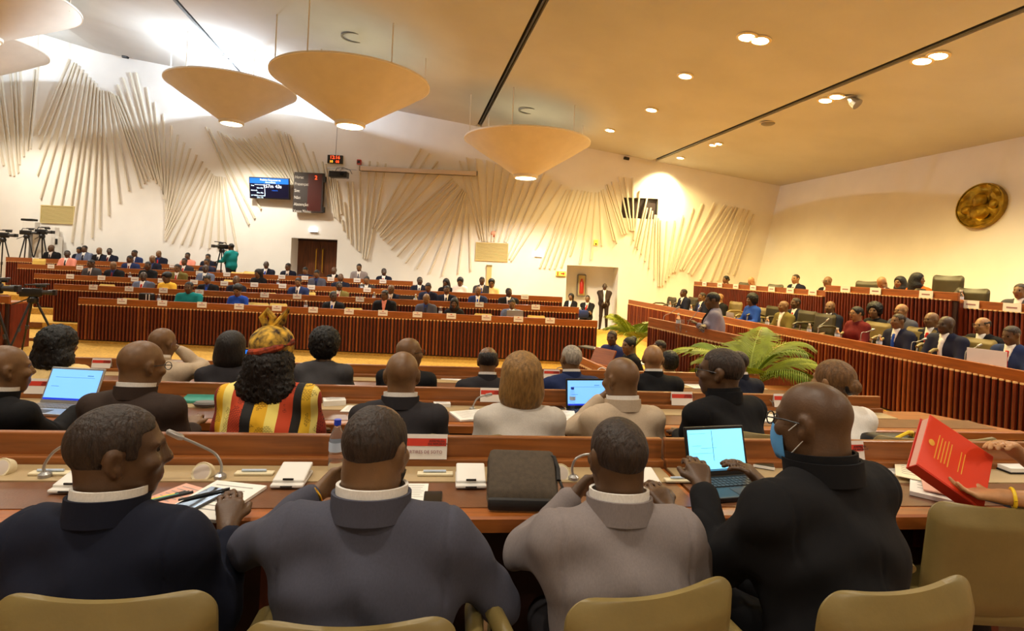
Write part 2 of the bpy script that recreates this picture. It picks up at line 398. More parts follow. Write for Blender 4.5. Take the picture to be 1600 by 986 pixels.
# wall washer on the back wall above the booth window
pw = CE(1063, 246)
spot('wall_wash', (pw.x-.2, YW-0.75, pw.z-.35), (-.12, .55, -.65), 420.0, (1, .86, .45), 100, 0.8, 0.1)
# rows of the same downlights that go on over the near benches, above and behind the camera
k = 0
for (sx, Y) in [(3.2, 5.5), (3.2, 1.0), (-4.0, 7.0), (-4.0, 1.5), (-8.0, 8.0), (-8.0, 2.0), (-13.0, 9.0), (-13, 3.0), (7.5, 4.0), (7.5, 8.0), (0.0, -3.0), (-6.5, -3.0)]:
    X = sx-GR*(Y-YW); k += 1
    downlight((X, Y, zceil(sx)), 'recessed downlight over the near benches, %s of the rows above the frame' % ordinal(k-1), E_SPOT*0.8, c=SOFT)

# loose ceiling fittings
def at_ceiling(px, py): return CE(px, py)
p = at_ceiling(1328, 151)
t = tag(empty('spot_housing', p), 'small unlit swivel spotlight beside the ceiling pair', 'spotlight')
m = MB(); m.lathe([(.14, 0), (.14, -.03), (.1, -.04)], 16); m.build('base_plate', 'grey_metal', t)
m = MB(); m.tube([(0, 0, -.03), (.05, -.05, -.12), (.1, -.12, -.2)], [.06, .1, .12], 12); m.build('lamp_head', 'grey_metal', t)
p = at_ceiling(1200, 192)
t = tag(empty('smoke_detector', p), 'small round grey smoke detector on the warm ceiling', 'detector')
m = MB(); m.lathe([(.17, 0), (.17, -.03), (.12, -.06), (.0001, -.07)], 18); m.build('detector_cap', 'mid_grey', t, smooth=True)
m = MB(); m.lathe([(.2, 0), (.2, -.012), (.17, -.014)], 18); m.build('detector_rim', 'ivory', t)

# ================================================================ pendant lamps
def pendant(X, Y, zr, R, label, lit_up=0.0, dep=1.04, rot=0):
    t = tag(empty('pendant_lamp', (X, Y, zr), rot), label, 'hanging lamp', 'conical hanging lamps')
    rb = 0.19*R; n = 72
    prof = [(rb, -dep), (R*.52, -dep*.60), (R*.80, -dep*.27), (R*.93, -dep*.10), (R*.985, -.03), (R, 0.0), (R-.03, 0.0), (R*.9, -dep*.1+.05), (R*.5, -dep*.58+.05), (rb-.03, -dep+.04)]
    m = MB(); vs = []; 
    m.lathe(prof+[(rb, -dep)], n)
    m.f = [f for f in m.f if len(f) == 4]
    m.build('lamp_shade', 'shade', t, smooth=True)
    m = MB(); m.lathe([(R+.012, -.015), (R+.012, .03), (R-.05, .03), (R-.05, -.015), (R+.012, -.015)], n); m.f = [f for f in m.f if len(f) == 4]
    m.build('rim_band', 'shade_rim', t, smooth=True)
    m = MB(); m.lathe([(rb*1.02, -dep+.02), (rb*1.02, -dep-.07), (rb*.9, -dep-.1), (rb*.86, -dep-.1)], 36); m.f = [f for f in m.f if len(f) == 4]
    m.build('foot_ring', 'shade_rim', t, smooth=True)
    m = MB(); m.lathe([(rb*.95, -dep-.085), (rb*.6, -dep-.12), (.0001, -dep-.13)], 36); m.build('diffuser', 'lamp_warm', t, smooth=True)
    for k in range(6):
        a = 2*math.pi*(k+.25)/6
        x, y = (R-.12)*math.cos(a), (R-.12)*math.sin(a)
        zt = zceil(s_of(X+x*math.cos(rot)-y*math.sin(rot), Y+x*math.sin(rot)+y*math.cos(rot)))-zr
        m = MB(); m.tube([(x, y, -.1), (x, y, zt+.02)], .016, 6); m.build('cable', 'shade_rim', t)
    zc = zceil(s_of(X, Y))-zr
    m = MB(); m.lathe([(.32, 0), (.32, -.02), (.27, -.02), (.27, 0)], 28, (0, 0, zc)); m.f = [f for f in m.f if len(f) == 4]
    o = m.build('ceiling_ring', 'mid_grey', t); o.rotation_euler = (0, 0, 0)
    spot('pendant_beam', (X, Y, zr-dep-.2), (0, 0, -1), E_PEND, SOFT, 150, 0.5, 0.3)
    if lit_up:
        m = MB(); m.lathe([(.0001, .12), (.1, .2), (.13, .3), (.1, .4), (.0001, .46)], 16); m.build('bulb', 'lamp_cool', t, smooth=True)
        m = MB(); m.tube([(0, 0, -dep+.1), (0, 0, .14)], .03, 8); m.build('lamp_stem', 'grey_metal', t)
        l = bpy.data.lights.new('bowl_light', 'POINT'); l.energy = E_UP*lit_up; l.color = COOL; l.shadow_soft_size = .12
        o = bpy.data.objects.new('bowl_light', l); col.objects.link(o); o.location = (X, Y, zr+.5)
    return t
pendant(0.30, 16.95, 5.54, 1.95, 'cream conical hanging lamp furthest right, in front of the warm wall relief')
pendant(-4.28, 13.85, 6.15, 1.95, 'largest cream conical hanging lamp in the middle of the picture')
pendant(-9.25, 17.55, 6.96, 1.92, 'cream conical hanging lamp with cool white light spilling from its bowl', 1.0)
pendant(-13.75, 13.9, 7.95, 1.95, 'cream conical hanging lamp cut by the top left corner')
pendant(-17.3, 17.0, 7.85, 1.95, 'cream conical hanging lamp at the left edge, below the corner one', 0.2)
# ================================================================ benches
SLAT_N = {}
def slat_mesh(h):
    k = round(h, 3)
    if k not in SLAT_N:
        o6 = [(-.022, 0), (-.019, -.026), (-.009, -.036), (.009, -.036), (.019, -.026), (.022, 0)]
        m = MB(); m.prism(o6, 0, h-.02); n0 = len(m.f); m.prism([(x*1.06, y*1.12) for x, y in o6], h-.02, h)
        me = m.mesh('slat'); me.materials.append(MATS['wood_slat']); me.materials.append(MATS['slat_top_highlight'])
        for i_, p_ in enumerate(me.polygons): p_.material_index = 1 if i_ >= n0 else 0  # top piece takes the pale colour, a highlight painted on the wood
        SLAT_N[k] = me
    return SLAT_N[k]
def bench(name, label, p0, p1, ztop, zbot, group=None, single=False, fascia=0.16, depth=0.5, pitch=0.078, cat='bench', step=True, endl=True, endr=True):
    """p0->p1: front line seen from the chamber; local x along it, local y towards the seats."""
    p0 = Vector(p0); p1 = Vector(p1); d = p1-p0; L = d.length
    t = tag(empty(name, (p0.x, p0.y, zbot), math.atan2(d.y, d.x)), label, cat, group)
    H = ztop-zbot
    m = MB(); m.bbox(0, L, 0.0, .05, H-fascia, H, .006); m.build('fascia', 'wood_rail', t)
    m = MB(); m.box(0.02, L-.02, .014, .05, 0.02, H-fascia+.002); m.build('front_panel', 'wood_dark', t)
    m = MB(); m.bbox(0.0, L, 0.05, depth, H-.17, H-.13, .006); m.build('desktop', 'wood_top', t)
    m = MB(); m.box(0, L, .03, .12, 0, .05); m.build('plinth', 'wood_dark', t)
    for x in ([0.0] if endl else [])+([L-.04] if endr else []):
        m = MB(); m.box(x, x+.04, .05, depth, 0.0, H-.17); m.build('end_panel', 'wood_slat', t)
    n = int((L-.04)/pitch); hs = H-fascia-.03+.012
    if single:
        me = slat_mesh(hs)
        for i in range(n):
            q = rng.random()
            o = link_mesh('slat', me, 'wood_slat_light' if q < .22 else 'wood_slat', t, (0.05+i*pitch, .012-.010*rng.random(), 0.03))
    else:
        m = MB()
        for i in range(n):
            x = .05+i*pitch; dy = .012-.010*rng.random()
            m.add([(x+a, dy+b, z) for z in (.03, .03+hs) for a, b in ((-.022, 0), (-.014, -.032), (.014, -.032), (.022, 0))],
                  [(0, 1, 5, 4), (1, 2, 6, 5), (2, 3, 7, 6), (4, 5, 6, 7)])
        n0 = len(m.f)
        for i in range(n): x = .05+i*pitch; m.box(x-.02, x+.02, -.032, .0, .03+hs-.012, .034+hs)  # small blocks at the slat tops, coloured pale as painted glints
        o = m.build('slat_facing', 'wood_slat', t); o.data.materials.append(MATS['slat_top_highlight'])
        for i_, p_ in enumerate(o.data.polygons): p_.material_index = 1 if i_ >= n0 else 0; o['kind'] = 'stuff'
    return t
# far block: five frontal rows that climb towards the back wall
FARY = [12.2, 13.8, 15.4, 17.0, 18.5]; FARTOP = [79, 59.5, 44.5, 30.5, 21]
FARX = [(122, 934), (84, 905), (53, 879), (27, 645), (9, 336)]
FARZ = []
fl = ['front', 'second', 'third', 'fourth', 'back']
for j in range(5):
    Y = FARY[j]; zt = EYE-FARTOP[j]*Y/FPX; FARZ.append(zt)
    xa = P(FARX[j][0], hor(FARX[j][0])+FARTOP[j], Y).x; xb = P(FARX[j][1], hor(FARX[j][1])+FARTOP[j], Y).x
    bench('far_bench', 'long slatted wooden %s bench of the far block below the relief wall' % (fl[j] if j else 'foremost'), (xa, Y), (xb, Y), zt, zt-.96, 'far block benches', single=(j == 0))
# row 4 carries on as a shorter right section behind the pale chairs
# far tiers and the stepped aisle at their left
for j in range(5):
    z = FARZ[j]-.96; ya = FARY[j]-.02; yb = YW if j == 4 else FARY[j+1]-.02
    xl = -19.5; xr = P(FARX[j][1], 450, FARY[j]).x+(.1 if j else .1)
    if j == 4: xr = P(350, 420, FARY[4]).x
    m = MB(); m.box(xl, xr, ya-.25 if j else ya+.03, YW-.0, FLOOR, z+(.0)); tag(m.build('tier_%d' % (j+1), 'carpet'), kind='structure')
    m = MB(); m.box(xl, P(FARX[j][0], 450, FARY[j]).x-.02, ya-.29 if j else ya-.03, (ya-.25 if j else ya+.03), z-.12, z+.004); tag(m.build('trim_%d' % (j+1), 'nosing'), kind='structure')
# floor strip of the back corridor beside door 1, so that the last rows meet the wall
m = MB(); m.box(P(350, 420, FARY[4]).x, P(700, 440, FARY[3]).x, 18.45, YW, FLOOR, FARZ[3]-.96); tag(m.build('tier_6', 'carpet'), kind='structure')

# left block stub at the frame edge
bench('side_bench', 'short slatted bench end cut by the left edge below the cameras', (-12.0, 11.0), (P(14, 470, 11.0).x, 11.0), EYE-82*11.0/FPX, FLOOR, None, cat='bench')

# presidium: lower bench, angled along the hall axis
def PL(px, py, z): return D(px, py, z)
PA = D(1600, 580, .70); PB = D(982, 468, .70)
dirp = (Vector((PB.x, PB.y))-Vector((PA.x, PA.y))).normalized()
PA2 = Vector((PA.x, PA.y))-dirp*2.2
PB2 = Vector((PB.x, PB.y))
bench('presidium_bench', 'long slatted front bench of the presidium running along the right side', (PB2.x, PB2.y), (PA2.x, PA2.y), .70, -.25, 'presidium benches', single=True, fascia=.15, depth=.55)
pn = Vector((-dirp.y, dirp.x))       # points left of travel (from A to B)
pn = -pn if pn.x < 0 else pn          # towards the right wall
# platforms
def plat(name, off0, off1, z0, z1, m_='carpet', ext=0.0):
    a = PA2-dirp*3+pn*off0; b = PB2+dirp*(1.1+ext)+pn*off0; c = PB2+dirp*(1.1+ext)+pn*off1; d = PA2-dirp*3+pn*off1
    m = MB(); m.prism([(a.x, a.y), (b.x, b.y), (c.x, c.y), (d.x, d.y)], z0, z1); return tag(m.build(name, m_), kind='structure')
plat('platform_1', -0.05, 6.5, FLOOR, -.25); plat('platform_2', 0.12, 6.5, -.25, -.1); plat('platform_3', 1.75, 6.5, -.1, .42)
# upper presidium benches (three lengths, the middle one raised)
def UB(off, u0, u1, zt, zb, label):
    """off: distance behind the lower bench; u0,u1: picture columns of the two ends."""
    def hit(px):
        a, _ = ray(px, hor(px)); q = PB2+pn*off
        # X = a*Y ; q + k*dir
        k = (a*q.y-q.x)/(dirp.x-a*dirp.y); return q+dirp*k
    A = hit(u0); B = hit(u1)
    return bench('presidium_bench', label, (A.x, A.y), (B.x, B.y), zt, zb, 'presidium benches', fascia=.14, depth=.55)
UP = [(1.9, 1085, 1292, 1.42, .42, 'slatted upper bench of the presidium near the corner, with seven name cards'),
      (1.75, 1290, 1497, 1.545, .42, 'raised middle length of the upper presidium bench before the high leather chair'),
      (1.9, 1500, 1640, 1.43, .42, 'right length of the upper presidium bench cut by the frame')]
for a in UP: UB(*a)

# rostrum where the speaker stands
rp0 = D(1013, 496, .85); rp1 = D(1123, 518, .85)
rd = (Vector((rp1.x, rp1.y))-Vector((rp0.x, rp0.y))).normalized(); rend = Vector((rp0.x, rp0.y))+rd*2.75
rostrum = bench('rostrum', 'slatted wooden rostrum where the standing woman speaks', (rp0.x, rp0.y), (rend.x, rend.y), .85, -.45, None, single=True, fascia=.16, depth=.75, cat='rostrum')
m = MB(); q0 = Vector((rp0.x, rp0.y)); rn = Vector((-rd.y, rd.x)); rn = rn if rn.x > 0 else -rn
pts = [q0-rd*.3-rn*.2, q0+rd*4-rn*.2, q0+rd*4+rn*2.2, q0-rd*.3+rn*2.2]
m.prism([(p.x, p.y) for p in pts], FLOOR, -.43); tag(m.build('platform_4', 'carpet'), kind='structure')

# ================================================================ near block
NA = math.radians(6.2); na = Vector((math.cos(NA), math.sin(NA), 0)); nb = Vector((-math.sin(NA), math.cos(NA), 0)); NO = Vector((0, 2.44, 0))
def N(s, t, z=0.0):
    p = NO+na*s+nb*t; return Vector((p.x, p.y, z))
def NS(px, t, z):
    """s coordinate of the picture column px on the line t at height z."""
    lo, hi = -9.0, 9.0
    for _ in range(50):
        mid = (lo+hi)/2
        p = N(mid, t, z)
        if proj(p)[0] < px: lo = mid
        else: hi = mid
    return (lo+hi)/2
ROWT = [0.0, 1.6, 3.2]; ROWZ = [0.0, -.145, -.29]
def deskrow(k, s0, s1, label, sr=None, flat=None):
    """s0..s1 desk; riser runs from s0 to sr; flat: slanted open end."""
    t0 = ROWT[k]; z0 = ROWZ[k]; p = N(s0, t0, z0); sr = s1 if sr is None else sr
    t = tag(empty('desk_row', p, NA), label, 'desk', 'near block desks')
    L = s1-s0; Lr = sr-s0; fr = -.50
    m = MB()
    if flat: m.prism([(0, fr+.035), (L+flat, fr+.035), (L-.1, .06), (0, .06)], .715, .748)
    else: m.box(0, L, fr+.035, .06, .715, .748)
    m.build('desktop', 'wood_top', t)
    m = MB(); m.box(0, Lr-.02 if not flat else L+flat*.4, fr+.09, -.185, .742, .751); m.build('leather_inlay', 'desk_leather', t)
    m = MB(); m.box(0, Lr-.02, -.18, -.015, .742, .755); m.build('console_strip', 'strip', t)
    m = MB(); q = [(fr, .70), (fr+.012, .694), (fr+.055, .694), (fr+.055, .753), (fr+.012, .753), (fr, .747)]
    m.extr(q, 'x', 0, L+(flat or 0)); m.build('front_edge', 'wood_top', t)
    m = MB(); m.bbox(0, Lr, .02, .055, .78, .875, .006); m.build('riser_board', 'wood_near', t)
    m = MB(); m.bbox(0, Lr, -.012, .05, .745, .785, .006); m.build('riser_moulding', 'wood_near', t)
    m = MB(); m.box(0, L, .01, .05, 0.0, .72); m.build('modesty_panel', 'wood_dark', t)
    n = max(1, int(L/1.25))
    for i in range(n+1):
        x = min(L-.05, max(0.0, i*L/n))
        m = MB(); m.box(x, x+.045, fr+.12, .01, 0.0, .715); m.build('support_panel', 'wood_slat', t)
    return t
sj = NS(1036, .03, .875)
deskrow(0, -4.2, sj-.006, 'nearest wooden desk row, the length left of the joint before the laptop')
deskrow(0, sj+.006, 4.6, 'nearest wooden desk row, the length right of the joint with the open laptop')
deskrow(1, -6.2, NS(1375, 1.6, .73)+.5, 'middle wooden desk row of the near block', sr=NS(1375, 1.63, .73), flat=.25)
deskrow(2, -7.0, NS(1187, 3.2, .585)+.55, 'furthest wooden desk row of the near block facing the carpeted well', sr=NS(1187, 3.23, .585), flat=.3)
# tiers under the near desks
def npoly(s0, s1, t0, t1): return [tuple(N(a, b)[:2]) for a, b in ((s0, t0), (s1, t0), (s1, t1), (s0, t1))]
for k in range(3):
    m = MB(); m.prism(npoly(-9, 5.3-.45*k, -7 if k == 0 else ROWT[k-1]+.07, ROWT[k]+.07), FLOOR, ROWZ[k]); tag(m.build('near_tier_%d' % (k+1), 'platform'), kind='structure')
# ================================================================ people: distance-field bodies turned into meshes
f32 = np.float32
def nv(v):
    v = np.asarray(v, float); return v/max(1e-9, np.linalg.norm(v))
class Field:
    def __init__(s, lo, hi, h):
        s.h = h; s.lo = np.asarray(lo, float); n = np.ceil((np.asarray(hi)-s.lo)/h).astype(int)+1
        s.n = n; s.F = np.full(tuple(n), 0.25, f32)
        s.ax = [(s.lo[i]+h*np.arange(n[i])).astype(f32) for i in range(3)]
    def sub(s, lo, hi):
        a = np.clip(np.floor((np.asarray(lo)-s.lo)/s.h).astype(int), 0, s.n); b = np.clip(np.ceil((np.asarray(hi)-s.lo)/s.h).astype(int)+1, 0, s.n)
        if np.any(b-a < 1): return None, None
        sl = tuple(slice(a[i], b[i]) for i in range(3))
        return sl, (s.ax[0][sl[0]][:, None, None], s.ax[1][sl[1]][None, :, None], s.ax[2][sl[2]][None, None, :])
    def put(s, prim, k=0.0, op='u', inf=0.0):
        lo, hi, fn = prim; mg = k+3*s.h+.01+max(0, inf)
        sl, X = s.sub(np.asarray(lo)-mg, np.asarray(hi)+mg)
        if sl is None: return
        d = fn(*X)-f32(inf); A = s.F[sl]
        if op == 'u':
            if k > 0:
                t = np.clip(0.5+0.5*(A-d)/k, 0, 1); s.F[sl] = A*(1-t)+d*t-k*t*(1-t)
            else: s.F[sl] = np.minimum(A, d)
        else:
            if k > 0:
                t = np.clip(0.5-0.5*(A+d)/k, 0, 1); s.F[sl] = A*(1-t)-d*t+k*t*(1-t)
            else: s.F[sl] = np.maximum(A, -d)
    def mesh(s):
        return surfnet(s.F, s.lo, s.h)
def surfnet(F, org, h):
    F = F.copy()
    F[0], F[-1] = np.maximum(F[0], .001), np.maximum(F[-1], .001); F[:, 0], F[:, -1] = np.maximum(F[:, 0], .001), np.maximum(F[:, -1], .001)
    F[:, :, 0], F[:, :, -1] = np.maximum(F[:, :, 0], .001), np.maximum(F[:, :, -1], .001)
    ins = F < 0
    cnt = np.zeros(tuple(np.array(F.shape)-1), np.int8)
    offs = [(i, j, k) for i in (0, 1) for j in (0, 1) for k in (0, 1)]
    nx, ny, nz = cnt.shape
    for i, j, k in offs: cnt += ins[i:nx+i, j:ny+j, k:nz+k]
    idx = np.argwhere((cnt > 0) & (cnt < 8))
    if len(idx) == 0: return np.zeros((0, 3)), np.zeros((0, 4), int)
    cv = np.stack([F[idx[:, 0]+i, idx[:, 1]+j, idx[:, 2]+k] for i, j, k in offs], 1)
    acc = np.zeros((len(idx), 3)); num = np.zeros(len(idx))
    o = np.array(offs, float)
    for a in range(8):
        for b in range(a+1, 8):
            if np.abs(o[a]-o[b]).sum() != 1: continue
            fa, fb = cv[:, a], cv[:, b]; mk = (fa < 0) != (fb < 0)
            t = np.where(mk, fa/np.where(mk, fa-fb, 1), 0)
            acc += mk[:, None]*(o[a]+t[:, None]*(o[b]-o[a])); num += mk
    V = org+h*(idx+acc/num[:, None])
    vid = np.full(cnt.shape, -1, np.int32); vid[tuple(idx.T)] = np.arange(len(idx))
    faces = []
    for ax in range(3):
        sl0 = [slice(1, -1)]*3; sl1 = [slice(1, -1)]*3
        sl0[ax] = slice(0, -1); sl1[ax] = slice(1, None)
        a = ins[tuple(sl0)]; b = ins[tuple(sl1)]
        e = np.argwhere(a != b); 
        if len(e) == 0: continue
        flip = a[tuple(e.T)]
        g = e.copy()
        for q in range(3):
            if q != ax: g[:, q] += 1
        u, v = (ax+1) % 3, (ax+2) % 3
        def cell(du, dv):
            c = g.copy(); c[:, u] += du; c[:, v] += dv; return vid[tuple(c.T)]
        q = np.stack([cell(-1, -1), cell(0, -1), cell(0, 0), cell(-1, 0)], 1)
        q[~flip] = q[~flip][:, ::-1]
        faces.append(q)
    return V, np.concatenate(faces)
def ell(c, r, R=None):
    c = np.asarray(c, float); r = np.asarray(r, float); m = float(r.min()); mx = float(r.max())
    def fn(x, y, z):
        dx, dy, dz = x-f32(c[0]), y-f32(c[1]), z-f32(c[2])
        if R is None: a, b, e = dx, dy, dz
        else:
            a = dx*f32(R[0, 0])+dy*f32(R[1, 0])+dz*f32(R[2, 0]); b = dx*f32(R[0, 1])+dy*f32(R[1, 1])+dz*f32(R[2, 1]); e = dx*f32(R[0, 2])+dy*f32(R[1, 2])+dz*f32(R[2, 2])
        q = np.sqrt((a/f32(r[0]))**2+(b/f32(r[1]))**2+(e/f32(r[2]))**2)
        w = np.sqrt((a/f32(r[0])**2)**2+(b/f32(r[1])**2)**2+(e/f32(r[2])**2)**2)
        return q*(q-1)/np.maximum(w, 1e-4)
    rr = r if R is None else np.array([mx]*3)
    return c-rr, c+rr, fn
def cone(a, b, r1, r2):
    a = np.asarray(a, float); b = np.asarray(b, float); d = b-a; L2 = max(1e-9, float(d@d))
    def fn(x, y, z):
        px, py, pz = x-f32(a[0]), y-f32(a[1]), z-f32(a[2])
        t = np.clip((px*f32(d[0])+py*f32(d[1])+pz*f32(d[2]))/f32(L2), 0, 1)
        return np.sqrt((px-t*f32(d[0]))**2+(py-t*f32(d[1]))**2+(pz-t*f32(d[2]))**2)-(f32(r1)+t*f32(r2-r1))
    m = max(r1, r2)
    return np.minimum(a, b)-m, np.maximum(a, b)+m, fn
def half(p, n):
    """half space: negative on the side n points away from."""
    p = np.asarray(p, float); n = nv(n)
    def fn(x, y, z): return (x-f32(p[0]))*f32(n[0])+(y-f32(p[1]))*f32(n[1])+(z-f32(p[2]))*f32(n[2])
    return np.array([-3, -3, -3]), np.array([3, 3, 3]), fn
def isect(*pr):
    lo = np.max([p[0] for p in pr], 0); hi = np.min([p[1] for p in pr], 0)
    def fn(x, y, z):
        d = pr[0][2](x, y, z)
        for p in pr[1:]: d = np.maximum(d, p[2](x, y, z))
        return d
    return lo, hi, fn
def Rx(a): c, s = math.cos(a), math.sin(a); return np.array([[1, 0, 0], [0, c, -s], [0, s, c]])
def Rz(a): c, s = math.cos(a), math.sin(a); return np.array([[c, -s, 0], [s, c, 0], [0, 0, 1]])
def Ry(a): c, s = math.cos(a), math.sin(a); return np.array([[c, 0, s], [0, 1, 0], [-s, 0, c]])
def ik(S, W, a, b, hint):
    S, W = np.asarray(S, float), np.asarray(W, float); d = W-S; L = np.linalg.norm(d)
    if L > (a+b)*.995: W = S+d*((a+b)*.995/L); d = W-S; L = np.linalg.norm(d)
    if L < abs(a-b)+.03: L = abs(a-b)+.03
    x = (a*a-b*b+L*L)/(2*L); y = math.sqrt(max(0, a*a-x*x)); dn = nv(d); h = np.asarray(hint, float); h = nv(h-dn*(h@dn))
    return S+dn*x+h*y, W
def mkmesh(name, V, Fc, smooth=True):
    me = bpy.data.meshes.new(name); me.from_pydata(V.tolist(), [], Fc.tolist()) if len(V) < 10 else None
    if len(V) >= 10:
        me.vertices.add(len(V)); me.vertices.foreach_set('co', V.astype(f32).ravel())
        me.loops.add(len(Fc)*4); me.loops.foreach_set('vertex_index', Fc.astype(np.int32).ravel())
        me.polygons.add(len(Fc)); me.polygons.foreach_set('loop_start', (np.arange(len(Fc))*4).astype(np.int32))
        me.update(calc_edges=True)
        me.polygons.foreach_set('use_smooth', np.ones(len(Fc), bool))
    return me
def hand_prims(W, d, n, side, curl, r=.0092, sc=1.0):
    d = nv(d); n = np.asarray(n, float); n = nv(n-d*(n@d)); s = np.cross(d, n)*side
    out = []
    for i in range(4):
        K = W+d*(.088-.007*abs(i-1.2))*sc+s*(.031-.021*i)*sc
        out.append((cone(W+s*(.012-.008*i)*sc, K, .019*sc, .0135*sc), .012))
        ln = [.98, 1.08, 1.0, .8][i]; a = 0.12; p = K
        for L, da in zip((.042, .027, .021), (.65*curl, .95*curl, .7*curl)):
            a += da; q = p+(d*math.cos(a)+n*math.sin(a))*L*ln*sc
            out.append((cone(p, q, r*sc, r*.9*sc), .004)); p = q
    p = W+d*.03*sc+s*.026*sc
    for L, v in ((.04, s*.75+d*.75+n*.3), (.032, s*.25+d+n*.45)):
        q = p+nv(v)*L*sc; out.append((cone(p, q, .0125*sc, .011*sc), .008)); p = q
    return out
HEAD_S = 1.0
def head_prims(R, c, sc=1.0, jaw=1.0):
    def T(p): return c+R@(np.asarray(p, float)*sc)
    e = lambda p, r: ell(T(p), np.asarray(r)*sc, R)
    pr = [(e((0, -.014, .034), (.078, .100, .088)), 0), (e((0, .026, -.038), (.063*jaw, .072, .085)), .03),
          (e((0, .060, -.098), (.028*jaw, .024, .022)), .03), (e((0, .078, .026), (.048, .018, .012)), .02),
          (cone(T((0, .092, .012)), T((0, .108, -.024)), .009*sc, .0135*sc), .016),
          (e((0, .094, -.028), (.021, .012, .009)), .012),
          (e((0, .090, -.060), (.025, .012, .008)), .01), (e((0, .088, -.074), (.022, .012, .008)), .01),
          (e((.044, .07, -.022), (.022, .022, .02)), .02), (e((-.044, .07, -.022), (.022, .022, .02)), .02)]
    for s in (-1, 1):
        pr.append((e((s*.080, -.012, .004), (.013, .020, .030)), .008)); pr.append((e((s*.076, -.004, -.024), (.011, .013, .014)), .008))
    sub = [(e((.033, .106, .010), (.020, .022, .013)), .012), (e((-.033, .106, .010), (.020, .022, .013)), .012),
           (e((.094, -.002, .0), (.012, .011, .018)), .006), (e((-.094, -.002, .0), (.012, .011, .018)), .006)]
    return pr, sub, T
VAR = {}
def figure(w=1.0, lean=.12, hyaw=0., hpitch=.0, htilt=0., hands=None, hair='none', top='jacket', h=.02, hh=None, legs='sit', jaw=1.0, belly=1.0, front=False, tie=True,
           curl=(.5, .5), palm=None, hint=None, sleeves='long', cropped_line=.65, neckw=1.0, hs=1.0, fem=False, twist=0.0, up=0.52, beard=False):
    """meshes of one seated or standing person; local frame: hip joint at the origin, facing +y."""
    key = (w, lean, hyaw, hpitch, htilt, str(hands), hair, top, h, hh, legs, jaw, belly, front, tie, curl, str(palm), str(hint), sleeves, neckw, hs, fem, twist, up, beard)
    if key in VAR: return VAR[key]
    RL = Rx(-lean)
    tr = Rz(twist)
    sp = lambda x, y, z: RL@np.array([x, y, z], float)
    spt = lambda x, y, z: RL@(tr@np.array([x, y, z], float))
    nb_ = sp(0, 0.0, up); hc = nb_+np.array([0, .03+.05*math.sin(hpitch), .146-.06*(1-math.cos(hpitch))])
    Rh = Rz(hyaw)@Rx(-hpitch)@Ry(htilt)
    sw = (.175 if not fem else .152)*w
    Sh = [spt(-sw, .0, up-.085), spt(sw, .0, up-.085)]
    if hands is None: hands = [(-.17, .42, .20), (.17, .42, .20)]
    out = {}; arms = []
    for i in (0, 1):
        sd = -1 if i == 0 else 1
        hn = (sd*.3, -.3, -1) if hint is None else hint[i]
        E, W = ik(Sh[i], hands[i], .285, .25, hn); arms.append((Sh[i], E, np.asarray(W)))
    zlo = -.12; allp = np.array([p for a in arms for p in a]+[hc+.2, hc-.2, nb_])
    lo = np.minimum(allp.min(0)-.16, [-.3, -.28, zlo]); hi = np.maximum(allp.max(0)+.16, [.3, .25, .3])
    # body
    B = Field(lo, hi, h)
    hp, hsub, T = head_prims(Rh, hc, hs, jaw)
    for p, k in hp: B.put(p, k)
    if h < .0135:
        for p, k in hsub: B.put(p, k, 's')
    ntop = T((0, -.028, -.055))
    B.put(cone(nb_+np.array([0, -.012, -.03]), ntop, .063*neckw, .059*neckw), .035)
    B.put(ell(sp(0, .0, up-.12), (.14*w, .09, .13), RL), .05)
    B.put(ell(sp(0, .0, .2), (.13*w, .1, .22), RL), .05)
    for i, (S, E, W) in enumerate(arms):
        sd = -1 if i == 0 else 1
        bare = sleeves != 'long'
        B.put(cone(S, E, .05 if bare else .042, .042 if bare else .036), .03); B.put(cone(E, W, .041 if bare else .036, .027), .02)
        dd = nv(W-E); pn_ = (0, .25, -1) if palm is None else palm[i]
        for p, k in hand_prims(W, dd, pn_, (1 if i == 0 else -1), curl[i], r=max(.0092, h*.62)): B.put(p, k)
    V, Fc = B.mesh(); me = mkmesh('body', V, Fc)
    cen = V[Fc].mean(1); mi = np.zeros(len(Fc), np.int32)
    for s in (-1, 1):
        mi[np.linalg.norm(cen-T((s*.033, .090, .010)), axis=1) < (.0115 if h < .0135 else .0105)*hs] = 1
    d = (cen-T((0, .096, -.067)))@Rh
    mi[(np.abs(d[:, 0]) < .024) & (np.abs(d[:, 1]) < .022) & (np.abs(d[:, 2]) < .011)] = 2
    me.polygons.foreach_set('material_index', mi); me.materials.append(None); me.materials.append(None); me.materials.append(None)
    out['body'] = me
    # clothes
    C = Field(lo, hi, h)
    inf = .012
    C.put(ell(sp(0, -.005, .03), (.185*w*belly, .145*belly, .15), RL), 0, inf=inf)
    C.put(ell(sp(0, .0, .2), (.172*w*belly, .132*belly, .2), RL), .06, inf=inf)
    C.put(ell(spt(0, -.002, up-.19), ((.19 if not fem else .165)*w, .125, .17), RL), .07, inf=inf)
    if fem: C.put(ell(spt(0, .09, up-.2), (.13*w, .06, .07), RL), .05, inf=inf)
    C.put(cone(spt(-sw*.9, -.005, up-.085), spt(sw*.9, -.005, up-.085), .062, .062), .06, inf=inf)
    C.put(cone(nb_+np.array([0, -.014, -.014]), spt(sw*.8, -.006, up-.072), .056, .05), .06, inf=inf*.6)
    C.put(cone(nb_+np.array([0, -.014, -.014]), spt(-sw*.8, -.006, up-.072), .056, .05), .06, inf=inf*.6)
    for i, (S, E, W) in enumerate(arms):
        C.put(cone(S, E, .062, .049), .06, inf=inf)
        if sleeves == 'long': C.put(cone(E, W-nv(W-E)*.025, .049, .036), .022, inf=inf*.8)
        elif sleeves == 'half': pass
    if legs == 'sit' and top == 'dress': pass
